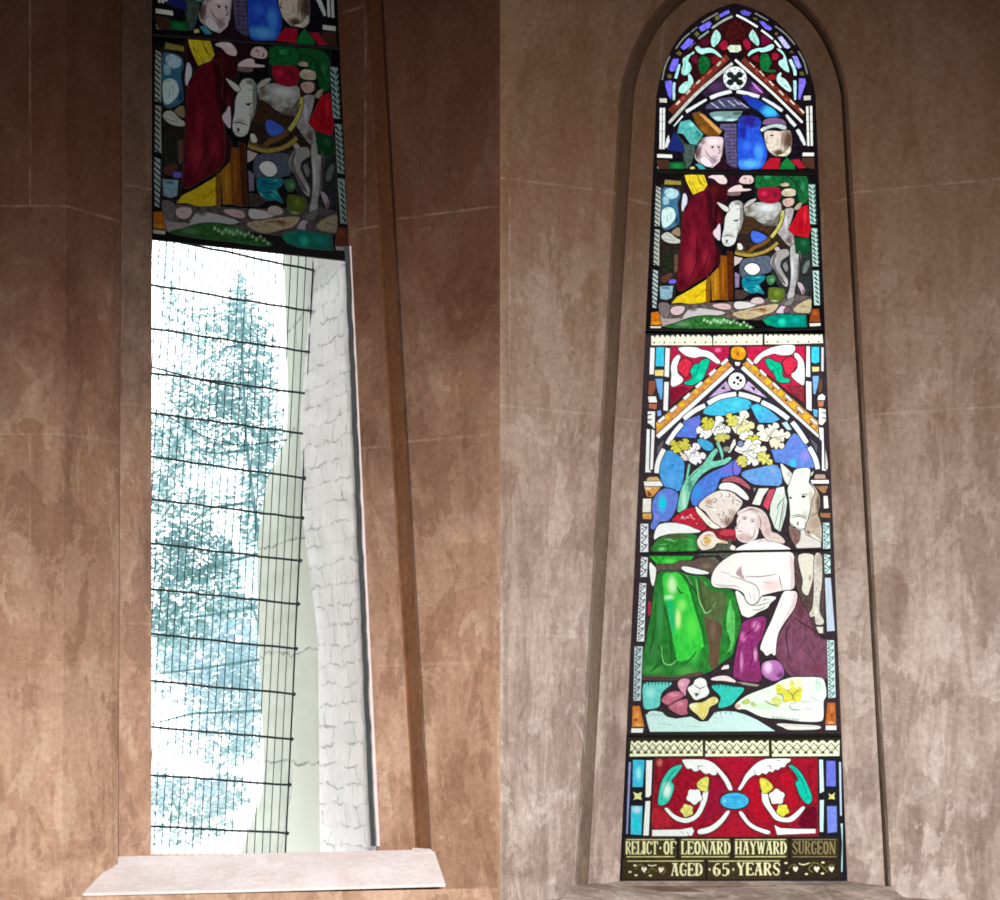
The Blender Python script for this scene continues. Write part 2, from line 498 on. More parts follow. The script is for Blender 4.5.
    G('innkeeper/tunic', (18, 44, 28), "e: 250,110 790,105 790,430 690,440 500,445 250,400", sm=0, lead=.5, var=.5)
    G('donkey/shadow_pane', (52, 40, 34), "e: 120,430 500,425 580,490 540,640 650,790 650,900 g: 640,60 480,40 380,110 120,110 e: 60,900 90,700", sm=0, lead=.5, var=.5)
    G('donkey/hind_leg', (50, 54, 54), "g: 390,110 480,60 620,20 812,60 812,580 560,600 500,440 400,260", sm=0, lead=.5, var=.5)
    G('path_pane', (112, 98, 96), "f: 95,570 200,600 850,570 g: 350,540 540,480 812,520 812,690 460,700 300,750 0,740 f: 560,700 130,812", sm=0, lead=.4, var=.5)
    G('small_pane', (46, 36, 32), "d: 105,250 335,195 320,850 f: 240,560 92,585 100,40", sm=0, lead=.4, var=.5)
    # --- inn behind the figures
    G('inn_pane', (74, 76, 108), "c: 170,150 300,85 430,72 500,110 590,185 150,190", sm=0, lead=.9, var=.3)
    for q in ("c: 205,125 285,182", "c: 290,105 350,165", "c: 378,105 450,160", "c: 440,100 500,150", "c: 500,125 590,182"): p.raw(None, (190, 185, 205), ribbon(P_(q), 1.1), paint=True)
    for q in ("c: 240,115 330,185", "c: 330,95 420,180", "c: 420,90 520,180"): K(q, .9, (25, 22, 38))
    G('inn_pane', (118, 150, 150), "c: 190,232 260,215 525,210 500,290 430,312 270,312 215,272", sm=0, lead=1.4, spots=[('c', 280, 285, 70, 30, (175, 215, 222)), ('c', 420, 300, 80, 18, (190, 220, 225)), ('c', 470, 235, 60, 25, (70, 85, 80))])
    G('inn_pane', (98, 88, 128), "c: 300,340 465,335 470,780 430,770 372,740 340,480 350,400 300,390", sm=0, lead=1.3, var=.35)
    for i in range(11):
        y = 375 + i * 36
        K(f"c: {335 if y<420 else 370},{y} 465,{y-4}", .7, (48, 42, 66), taper=False)
        K(f"c: {400 + (i%2)*35},{y} {400 + (i%2)*35},{y+34}", .6, (48, 42, 66), taper=False)
    G('inn_pane', (112, 70, 26), "c: 20,235 90,215 130,240 320,410 290,455 180,470 100,390 50,320", sm=0, lead=1.2, spots=[('c', 130, 400, 60, 50, (150, 92, 30))])
    F((214, 152, 82), "c: 85,230 150,255 190,290 322,415 292,442 205,355 130,280", sm=0)
    G('inn_pane', (86, 176, 172), "A: 195,700 212,642 262,630 332,705 305,764 264,757 228,705", sm=0, lead=1.2, spots=[('c', 20, 345, 40, 30, (150, 225, 215)), ('c', 80, 470, 60, 50, (70, 150, 140))])
    for q in ("c: 50,440 75,415 100,445 70,465", "c: 60,420 95,460"): K(q, .9, (18, 60, 58))
    G('inn_pane', (72, 90, 82), "A: 190,700 235,755 290,770 268,862 240,882 225,800 205,750", lead=1.2, var=.35)
    G('sky_pane', (30, 40, 112), "A: 145,786 180,695 222,762 232,802", sm=0, lead=1.2)
    G('sky_pane', (28, 62, 170), "c: 520,62 560,55 700,115 830,195 900,262 760,268 700,212 600,150", sm=0, lead=1.2,
      spots=[('c', 800, 215, 110, 70, (62, 185, 245)), ('c', 570, 80, 60, 40, (40, 40, 140))])
    G('sky_pane', (40, 84, 215), "c: 490,310 520,272 600,262 680,282 705,330 690,400 730,500 766,640 720,768 640,785 500,788 482,640 480,480", lead=1.8, var=.3,
      spots=[('c', 590, 300, 140, 110, (40, 30, 130)), ('c', 520, 420, 70, 90, (28, 38, 150)), ('c', 600, 740, 140, 60, (90, 175, 250)), ('c', 690, 620, 60, 110, (70, 150, 245)), ('c', 570, 560, 60, 60, (55, 110, 235))])
    # --- left: grey-blue old man carved on a pillar, foliage below
    G('small_pane', (18, 96, 46), "d: 190,22 342,22 350,88 192,90", sm=0, lead=1.5, spots=[('d', 270, 60, 60, 30, (30, 130, 70))])
    G('small_pane', (150, 136, 60), "d: 150,197 310,212 310,250 142,245", sm=0, lead=1.2)
    G('bearded_head/drapery', (66, 118, 152), "d: 125,290 190,276 282,300 300,370 275,430 290,560 282,640 190,695 130,690 112,620 112,470", lead=1.4,
      spots=[('d', 150, 330, 25, 25, (40, 90, 120)), ('d', 270, 600, 30, 60, (30, 70, 105))])
    G('bearded_head/face', (190, 226, 238), "d: 150,305 200,282 278,310 270,370 205,390 152,350", lead=0)
    G('bearded_head/face', (160, 206, 224), "d: 135,370 180,375 190,430 150,450 128,420", lead=0)
    G('bearded_head/beard', (216, 242, 242), "d: 122,505 190,472 243,500 253,580 200,648 140,678 118,620", lead=0, spots=[('d', 170, 490, 30, 14, (190, 210, 150))])
    for q in ("d: 150,330 185,345", "d: 155,345 165,350", "d: 190,400 230,430", "d: 140,440 165,455", "d: 205,420 215,470", "d: 180,540 170,620", "d: 210,520 205,600"): K(q, .8, (30, 62, 85))
    G('bearded_head/hand', (206, 206, 196), "d: 112,765 180,722 260,780 300,800 282,833 170,823", lead=1.2)
    G('bearded_head/hand', (158, 132, 104), "d: 215,720 290,675 300,758 252,752", lead=1.1)
    for q in ("d: 170,745 240,790", "d: 130,790 250,805"): K(q, .7, (60, 52, 48))
    G('small_pane', (40, 46, 30), "f: 130,60 230,60 222,250 130,290", sm=0, lead=1.1, var=.5)
    G('small_pane', (112, 82, 62), "f: 242,100 280,90 274,260 242,280", sm=0, lead=.8)
    G('small_pane', (104, 62, 50), "f: 105,335 200,280 222,312 150,375", lead=.9)
    G('small_pane', (124, 110, 232), "f: 185,368 212,342 258,348 258,378 205,388", lead=1.6)
    G('small_pane', (150, 190, 210), "f: 96,412 233,407 218,528 160,548 102,538", sm=0, lead=1.4, spots=[('f', 160, 430, 60, 14, (90, 120, 150))])
    G('small_pane', (134, 120, 124), "f: 90,585 188,590 192,690 140,742 102,690", lead=1)
    G('small_pane', (225, 224, 240), "d: 332,345 355,338 374,390 360,470 335,512 317,500 317,440", lead=1.4)
    # --- ground
    G('path_pane', (192, 176, 176), "f: 95,680 140,735 340,735 230,795 120,808", lead=.8)
    G('path_pane', (218, 208, 212), "f: 325,735 400,640 560,640 760,680 560,722 350,752", lead=.8, spots=[('f', 430, 640, 60, 30, (130, 110, 105))])
    G('path_pane', (236, 226, 228), "g: 55,570 200,575 290,580 200,625 60,638", lead=1)
    G('path_pane', (214, 190, 152), "g: 20,690 140,650 320,610 480,590 440,660 330,700 160,745", lead=1.2, spots=[('g', 330, 650, 60, 30, (160, 110, 80))])
    G('path_pane', (204, 186, 148), "g: 630,660 690,590 800,540 812,590 790,680", lead=1.2)
    for q in ("g: 180,660 290,640 350,650", "g: 90,700 210,680", "g: 700,610 790,620"): K(q, .9, (110, 70, 50))
    G('grass_pane', (54, 122, 54), "f: 150,820 250,785 380,735 520,710 700,715 860,770 g: 240,820 150,845 f: 700,838 400,838", lead=1.6, var=.45, spots=[('f', 700, 760, 120, 30, (110, 180, 110)), ('f', 330, 790, 90, 30, (105, 150, 110))])
    for k in range(15):
        x = 540 + k * 33; y = 745 + (k % 3) * 14 + max(0, k - 8) * 7
        F((178, 226, 168), f"f: {x-14},{y+14} {x-6},{y-8} {x+6},{y-12} {x+16},{y+2} {x+6},{y+18}")
    G('grass_pane', (0, 148, 128), "g: 320,745 400,710 520,690 760,700 770,820 480,825 370,800", sm=0, lead=1.6, var=.3, spots=[('g', 520, 770, 50, 50, (30, 225, 195)), ('g', 660, 750, 60, 40, (10, 175, 165)), ('g', 370, 770, 50, 30, (10, 175, 120))])
    # --- traveller on the left
    G('robed_man/underskirt', (185, 118, 20), "f: 610,300 690,220 700,545 620,555", lead=.6, sm=0, spots=[('f', 655, 400, 14, 140, (210, 150, 50))])
    G('robed_man/underskirt', (140, 78, 16), "f: 695,100 770,110 785,555 700,545", sm=0, lead=.6, spots=[('f', 730, 330, 14, 200, (175, 105, 30))])
    G('robed_man/underskirt', (92, 40, 14), "f: 770,60 825,70 830,545 785,550", sm=0, lead=.6)
    G('robed_man/underskirt', (250, 214, 32), "f: 210,585 270,520 400,450 560,350 605,310 600,560 500,580 400,590 300,575", sm=0, lead=1.2, var=.16,
      spots=[('f', 450, 500, 40, 30, (225, 180, 20))])
    for q in ("f: 440,540 520,470 590,420", "f: 500,570 540,480", "f: 330,560 420,500"): K(q, .8, (190, 130, 10))
    G('robed_man/cloak', (66, 12, 22), "d: 540,300 640,235 760,255 775,380 700,425 730,500 720,640 650,670 640,760 660,860 f: 700,60 690,200 640,220 600,40 620,-60", lead=.5, var=.4, spots=[('d', 640, 300, 60, 60, (84, 24, 22)), ('d', 690, 600, 30, 80, (96, 18, 34))])
    G('robed_man/cloak', (108, 18, 36), "d: 335,520 395,415 490,325 590,290 650,420 630,560 690,640 640,720 640,800 f: 650,50 640,190 590,290 430,390 330,455 275,440 285,240 300,60 d: 320,720", lead=.7, var=.3, streak=2.2,
      spots=[('f', 400, 200, 80, 190, (150, 34, 52)), ('f', 560, 130, 50, 120, (148, 32, 50)), ('d', 440, 800, 60, 150, (140, 26, 46)), ('d', 450, 420, 90, 60, (92, 16, 30)), ('f', 470, 60, 14, 200, (84, 10, 26)), ('f', 320, 380, 40, 60, (84, 10, 26)), ('d', 590, 500, 45, 130, (88, 12, 26)), ('d', 620, 660, 40, 90, (70, 10, 20))])
    for q in ("d: 560,350 590,500 570,700", "d: 480,400 520,480", "f: 500,40 450,220 380,380", "f: 600,60 540,230 470,330", "d: 400,600 380,760"): K(q, 1.0, (58, 6, 16))
    G('robed_man/sleeve', (236, 208, 44), "d: 345,150 470,142 540,150 575,250 540,300 470,328 432,350 390,270 362,210", sm=0, lead=1.3, var=.2)
    for q in ("d: 470,150 500,220 540,260", "d: 420,230 480,320", "d: 390,200 440,330", "d: 520,160 555,230"): K(q, 1.0, (70, 48, 10))
    G('robed_man/hand', (242, 212, 214), "d: 580,172 640,147 720,147 768,200 758,238 690,233 640,190", lead=1.3, spots=[('d', 700, 160, 40, 14, (250, 235, 235))])
    G('robed_man/hand', (236, 214, 228), "d: 630,730 660,680 700,640 700,800 660,780", lead=1.2)
    G('robed_man/head', (230, 204, 210), "c: 62,600 90,520 165,472 310,472 332,520 322,600 310,690 255,750 210,775 125,745 52,685", lead=1.2, var=.12,
      spots=[('c', 230, 520, 70, 40, (245, 226, 230)), ('c', 80, 620, 45, 110, (104, 84, 84)), ('c', 120, 520, 50, 36, (150, 124, 124)), ('c', 320, 600, 20, 90, (196, 168, 180)), ('c', 235, 700, 50, 50, (170, 140, 150))])
    G('robed_man/neck', (240, 226, 230), "c: 98,700 145,660 220,740 198,768 140,752", lead=.8)
    for q in ("c: 200,560 245,556", "c: 270,560 300,556", "c: 275,560 300,620 272,640", "c: 150,600 180,650 230,690", "c: 240,660 285,665", "c: 110,560 90,640", "c: 130,530 110,600", "c: 250,690 240,730", "c: 270,690 262,720"): K(q, .8, (70, 52, 60))
    C((40, 30, 40), 'c', 225, 572, 14, 10); C((40, 30, 40), 'c', 290, 572, 11, 9)
    G('robed_man/collar', (64, 160, 172), "c: 50,742 100,735 162,790 100,798", sm=0, lead=1.2)
    G('robed_man/collar', (232, 220, 140), "c: 0,772 40,766 50,788 5,798", sm=0, lead=.9)
    G('robed_man/foot', (236, 204, 210), "f: 205,640 260,612 340,615 340,660 290,700 220,690", lead=1.6)
    G('robed_man/foot', (232, 196, 198), "f: 620,605 690,585 780,590 810,620 790,645 700,640", lead=1.4)
    for q in ("f: 250,640 290,660", "f: 720,610 780,625"): K(q, .6, (150, 100, 105))
    # --- child by the wayside between the two men
    G('seated_child/ground', (96, 106, 128), "g: 120,160 200,130 400,115 412,250 340,290 250,312 130,330 95,250", lead=1.2, var=.3)
    G('seated_child/dress', (20, 140, 162), "g: 130,325 250,308 350,312 330,360 290,400 345,490 280,475 200,482 130,425", lead=1.4, spots=[('g', 270, 430, 40, 40, (70, 205, 205)), ('g', 180, 350, 40, 40, (20, 105, 140)), ('g', 150, 450, 30, 20, (140, 220, 220)), ('g', 290, 325, 40, 14, (70, 190, 190))])
    G('seated_child/head', (255, 255, 255), "g: 140,235 180,192 240,182 288,210 298,258 250,297 190,292", lead=2.2, var=.05)
    G('small_pane', (216, 196, 202), "g: 42,112 130,132 90,182 42,210", sm=0, lead=1.1)
    G('small_pane', (152, 128, 170), "g: 47,272 94,292 90,420 52,428", sm=0, lead=1.1)
    G('small_pane', (76, 62, 56), "g: 52,452 120,452 198,490 120,540 52,540", sm=0, lead=1)
    G('small_pane', (222, 200, 200), "g: 205,575 240,530 310,530 340,570 290,590", lead=1)
    G('grass_pane', (66, 122, 84), "g: 372,312 450,312 440,378 400,398 372,370", lead=1, spots=[('g', 420, 350, 30, 25, (110, 170, 120))])
    G('grass_pane', (96, 116, 38), "g: 392,432 500,432 548,460 508,560 430,568 387,530", lead=1, spots=[('g', 470, 480, 40, 40, (130, 150, 50)), ('g', 440, 560, 50, 14, (190, 195, 140))])
    # --- donkey
    G('donkey/body', (182, 180, 178), "e: 90,500 150,440 220,430 290,424 460,418 508,445 505,560 470,650 380,655 300,640 240,600 170,640 120,720 60,720 90,600", lead=.7, var=.3,
      spots=[('e', 110, 640, 90, 120, (66, 52, 44)), ('e', 190, 500, 40, 60, (120, 108, 98)), ('e', 370, 480, 120, 50, (222, 225, 225)), ('e', 220, 590, 80, 40, (110, 95, 85)), ('e', 420, 620, 60, 30, (90, 70, 60))])
    G('donkey/shadow_pane', (74, 50, 34), "e: 130,565 240,588 300,632 400,655 445,640 400,745 340,720 240,682 200,730 130,740 90,700", lead=.3, var=.4)
    G('small_pane', (72, 112, 232), "e: 207,740 230,707 290,722 373,770 340,818 290,838 222,810", lead=2.0)
    G('donkey/flank', (180, 170, 172), "e: 545,500 630,485 625,560 590,690 655,790 650,870 590,860 500,760 470,700 520,620", lead=.8, var=.3, spots=[('e', 590, 800, 40, 60, (110, 95, 90)), ('e', 560, 620, 20, 80, (215, 215, 230))])
    G('donkey/hind_leg', (172, 166, 166), "g: 400,165 440,90 500,50 570,45 590,100 520,150 502,210 540,290 580,360 570,418 520,380 450,262 407,205", lead=1.5, spots=[('g', 440, 150, 30, 60, (220, 215, 220)), ('g', 550, 380, 30, 60, (225, 215, 215))])
    G('donkey/hind_leg', (140, 140, 138), "g: 530,200 560,170 580,230 560,270", lead=1)
    G('donkey/front_leg', (188, 184, 186), "g: 600,60 610,10 650,-10 690,50 712,100 704,200 690,330 650,420 640,520 582,545 572,500 600,400 610,270 602,150", lead=1.6, spots=[('g', 620, 240, 24, 140, (228, 222, 232)), ('g', 680, 250, 20, 120, (130, 125, 125))])
    G('donkey/front_leg', (140, 132, 132), "g: 580,548 640,530 602,600 535,600", lead=.5)
    G('donkey/hoof', (228, 208, 222), "g: 462,672 510,612 555,622 540,678 490,683", lead=1.3)
    G('donkey/hoof', (122, 88, 104), "g: 545,640 608,622 598,668 545,678", lead=.8)
    G('donkey/far_leg', (212, 186, 202), "g: 672,372 720,392 748,460 730,500 702,450", lead=1.2, spots=[('g', 735, 470, 20, 40, (120, 95, 105))])
    G('donkey/far_leg', (112, 122, 122), "g: 740,200 780,152 798,180 760,270 727,283", lead=1.1)
    G('donkey/head', (226, 228, 224), "d: 780,482 812,425 880,405 925,440 930,560 938,620 900,700 868,770 848,828 800,862 742,853 717,790 740,680 750,580 775,525", lead=2.0, var=.12,
      spots=[('d', 880, 430, 60, 30, (150, 145, 140)), ('d', 920, 600, 30, 120, (160, 158, 152)), ('d', 790, 740, 60, 20, (190, 188, 182))])
    G('donkey/ear', (224, 220, 212), "d: 670,427 700,432 790,482 770,518 722,490", lead=1.5)
    G('donkey/ear', (198, 192, 188), "e: 137,470 180,412 250,387 258,400 200,448 150,478", lead=1.4)
    for q in ("d: 830,605 870,600 895,590", "d: 840,615 880,610", "d: 720,765 780,755 850,770", "d: 860,500 900,480", "d: 880,620 870,700", "d: 745,830 800,845", "d: 800,440 830,470", "d: 870,430 900,450"): K(q, .9, (60, 56, 54))
    C((40, 36, 34), 'd', 862, 606, 16, 10); C((70, 62, 60), 'd', 768, 812, 12, 16)
    Bd('donkey/collar', (206, 196, 98), "e: 530,505 512,600 475,690 410,775", 3.2, lead=1.4)
    Bd('donkey/collar', (128, 86, 40), "e: 400,785 330,838 240,875 B: 560,440 505,418", 3.6, lead=1.4)
    Bd('donkey/collar', (176, 150, 62), "B: 725,382 690,412 640,436 570,449 500,436", 3.0, lead=1.2)
    G('small_pane', (236, 232, 220), "e: 75,840 105,835 130,880 110,898 80,890", lead=1.1)
    G('small_pane', (210, 190, 190), "e: 445,880 480,870 500,900 460,910", lead=1.0)
    # --- innkeeper on the right
    G('innkeeper/tunic', (22, 104, 50), "e: 258,180 300,128 470,122 505,190 495,262 380,275 262,278", lead=.8, var=.35, spots=[('e', 370, 170, 50, 25, (50, 145, 90))])
    G('innkeeper/tunic', (24, 98, 52), "e: 505,128 690,128 772,185 782,370 735,440 690,410 665,300 600,270 515,225", lead=.8, var=.35, spots=[('e', 730, 260, 30, 60, (60, 140, 95))])
    G('innkeeper/tunic', (166, 24, 52), "e: 275,300 350,278 490,282 505,370 450,428 310,410", lead=.8, spots=[('e', 340, 335, 40, 30, (215, 40, 80)), ('e', 450, 340, 40, 40, (120, 20, 45))])
    G('innkeeper/cape', (180, 24, 44), "c: 718,790 735,755 800,680 905,680 890,790", sm=0, lead=1.4)
    G('innkeeper/cape', (22, 122, 56), "c: 892,792 915,735 968,672 1045,755 1050,792", sm=0, lead=1.2)
    G('innkeeper/cape', (176, 26, 48), "e: 600,0 690,-10 762,80 690,85", sm=0, lead=1.2)
    for q in ("e: 620,160 690,260 720,380", "e: 330,160 360,240", "e: 680,180 740,280", "e: 400,300 380,380"): K(q, .9, (10, 40, 22))
    G('innkeeper/hose', (198, 20, 36), "e: 582,695 635,602 700,478 775,448 803,680 785,778 640,750", lead=.8, sm=0, spots=[('e', 700, 650, 40, 100, (170, 10, 30)), ('e', 750, 560, 30, 80, (226, 40, 55))])
    G('innkeeper/hose', (16, 76, 42), "e: 640,772 790,782 808,900 740,950 662,930", lead=1.2, sm=0, spots=[('e', 740, 830, 40, 40, (40, 105, 70))])
    G('small_pane', (180, 160, 142), "e: 642,480 690,432 718,432 690,488 652,498", lead=1)
    G('innkeeper/hand', (208, 192, 166), "e: 515,320 560,287 640,292 658,330 640,358 560,363 522,350", lead=1.5, spots=[('e', 590, 300, 40, 12, (235, 226, 210))])
    G('innkeeper/hand', (218, 178, 166), "e: 522,410 580,382 640,390 630,448 560,468", lead=1.5)
    G('innkeeper/hand', (200, 182, 152), "e: 510,240 560,228 592,240 580,262 515,262", lead=1.3)
    K("e: 560,400 570,450", .7, (110, 70, 66)); K("e: 595,400 600,440", .7, (110, 70, 66))
    G('innkeeper/purse_hand', (232, 200, 200), "e: 92,200 130,157 200,152 238,190 218,233 150,238 100,228", lead=1.5)
    for q in ("e: 130,190 150,180 165,195", "e: 150,225 165,210", "e: 195,190 205,215 190,225"): K(q, 1.0, (80, 50, 52))
    G('robed_man/hand', (238, 210, 212), "e: -20,320 0,285 70,252 118,257 128,285 203,290 198,304 60,318", lead=1.2)
    G('robed_man/hand', (140, 110, 112), "e: -20,330 100,322 90,350 -10,355", lead=.6)
    G('innkeeper/head', (228, 208, 194), "c: 745,430 800,408 900,415 1000,410 1015,560 940,650 860,660 800,618 765,560", lead=1.2, var=.12,
      spots=[('c', 985, 500, 90, 150, (88, 66, 54)), ('c', 890, 630, 80, 50, (92, 68, 52)), ('c', 935, 460, 30, 60, (150, 120, 104)), ('c', 820, 560, 30, 18, (240, 225, 205))])
    for q in ("c: 795,452 840,446", "c: 760,462 780,458", "c: 775,470 760,520 785,530", "c: 795,568 840,572", "c: 880,480 870,560", "c: 920,470 905,600", "c: 950,470 945,600"): K(q, .9, (60, 42, 38))
    C((40, 32, 32), 'c', 818, 455, 16, 9)
    G('innkeeper/collar', (222, 216, 190), "c: 872,652 940,632 998,562 1008,610 958,662", lead=1.2)
    G('innkeeper/hat', (132, 94, 134), "c: 722,332 760,292 850,278 930,300 960,348 880,340 760,346", lead=1.4)
    G('innkeeper/hat', (188, 206, 206), "c: 705,392 760,362 870,337 958,362 948,398 850,372 762,396 722,418", lead=1.4, spots=[('c', 715, 400, 20, 20, (235, 235, 235))])
    # --- twisted side strips and their bases
    for q, c in (("d: 60,262 108,282 104,470 98,665 45,660 52,460", (190, 196, 188)), ("d: 48,690 98,700 92,850 f: 92,210 35,200 40,40", (190, 196, 186)), ("f: 30,245 80,262 76,450 62,632 25,625 25,420", (196, 212, 212)),
                 ("e: 782,245 850,245 862,642 800,640", (172, 208, 200)), ("e: 812,684 872,684 g: 888,215 826,212", (188, 216, 206)), ("g: 826,256 888,256 900,602 842,602", (200, 224, 216))):
        G('border/twisted_strip', c, q, sm=0, lead=1.3, var=.2)
    for (x0, y0, x1, y1) in ((655.2, 187, 653, 226), (653.6, 230, 652, 266), (652.5, 271, 652, 307)):
        nn = int((y1 - y0) / 4.2)
        for k in range(nn):
            t = (k + .4) / nn; x = x0 + (x1 - x0) * t; y = y0 + (y1 - y0) * t
            K(f"z: {x-1},{y-2.2} {x+5.5},{y+2.6}", 1.3, (30, 32, 34), taper=False)
    for (x0, y0, x1, y1) in ((809, 186, 811.5, 223), (812, 230, 814, 265), (814.5, 272, 816.5, 304)):
        nn = int((y1 - y0) / 4.2)
        for k in range(nn):
            t = (k + .5) / nn; x = x0 + (x1 - x0) * t; y = y0 + (y1 - y0) * t
            K(f"z: {x-.5},{y-1.8} {x+2.6},{y+1.6}", 1.5, (26, 44, 46), taper=False); K(f"z: {x+4.0},{y+2.2} {x+6.6},{y-1.8}", 1.4, (26, 44, 46), taper=False)
    G('border/shaft_base', (228, 124, 24), "f: 12,675 84,665 118,800 8,800", sm=0, lead=1.2, spots=[('f', 60, 780, 50, 25, (240, 170, 40)), ('f', 55, 755, 12, 10, (130, 60, 10))])
    G('border/shaft_base', (250, 240, 225), "f: 5,812 112,812 105,838 5,838", sm=0, lead=.8)
    G('border/shaft_base', (152, 72, 30), "g: 818,640 888,640 903,768 792,772", sm=0, lead=1.2, spots=[('g', 850, 680, 30, 30, (190, 100, 45))])
    G('border/shaft_base', (250, 236, 228), "g: 792,785 905,780 905,808 800,813", sm=0, lead=.8)
    # painted shading over the glass
    F((62, 12, 24), "d: 590,300 640,420 625,560 680,640 640,700 600,640 590,480 560,360", var=.3)
    F((150, 146, 142), "d: 905,440 930,470 925,560 935,620 900,690 880,760 868,740 895,640 900,540")
    F((120, 112, 106), "e: 330,640 430,600 500,520 505,560 470,645 390,655")
    F((110, 106, 104), "g: 690,60 712,110 706,200 692,330 655,420 668,320 680,200")
    F((120, 114, 112), "g: 430,110 470,80 450,160 470,250 540,350 560,400 500,350 450,262 415,200")
    F((150, 96, 14), "f: 560,360 600,320 600,560 560,565")
    for q in ("c: 300,700 330,640 335,560", "c: 70,690 60,600 95,520 160,478"): K(q, 1.4, (60, 42, 46))
    for q in ("e: 110,700 140,600 150,500", "e: 250,600 330,660 430,660", "e: 480,640 520,560", "g: 690,330 700,200 690,100", "g: 480,280 560,400", "g: 600,300 590,420 570,500"): K(q, 1.6, (58, 48, 44))
    for q in ("e: 330,150 300,240", "e: 430,140 450,230", "e: 560,160 640,210 690,330", "e: 720,180 760,300", "e: 540,150 520,210"): K(q, 1.2, (8, 34, 18))
    for q in ("e: 660,600 640,720", "e: 730,500 720,740", "e: 770,520 770,700"): K(q, 1.0, (110, 6, 20))
    for q in ("d: 640,420 660,560 640,700", "d: 700,300 690,420"): K(q, 1.2, (36, 4, 12))
    for q in ("g: 150,340 250,360 320,320", "g: 160,440 240,420 300,460", "g: 200,380 280,400"): K(q, 1.0, (8, 70, 96))
    return p
# ------------------------------------------------------------------ middle picture: a man in green tends a wounded man under a tree
def strip_marks(p, x0, y0, x1, y1, w=5.5, step=6.8, col=(40, 44, 56)):
    n = max(2, int((y1 - y0) / step))
    for k in range(n):
        a = k / n; b = (k + .5) / n; c = (k + 1) / n
        xa, ya = x0 + (x1 - x0) * a, y0 + (y1 - y0) * a
        xb, yb = x0 + (x1 - x0) * b, y0 + (y1 - y0) * b
        xc, yc = x0 + (x1 - x0) * c, y0 + (y1 - y0) * c
        p.K(f"z: {xa-w/2},{ya} {xb+w*.35},{yb} {xc-w/2},{yc}", 1.1, col, sm=False, taper=False)
        p.raw(None, col, [(xb + w * .5, yb - 3.0), (xb + w * .1, yb - 1.8), (xb + w * .5, yb - .4)], paint=True)
        p.raw(None, col, [(xb - w * .5, yb - 1.0), (xb - w * .05, yb), (xb - w * .5, yb + 1.2)], paint=True)

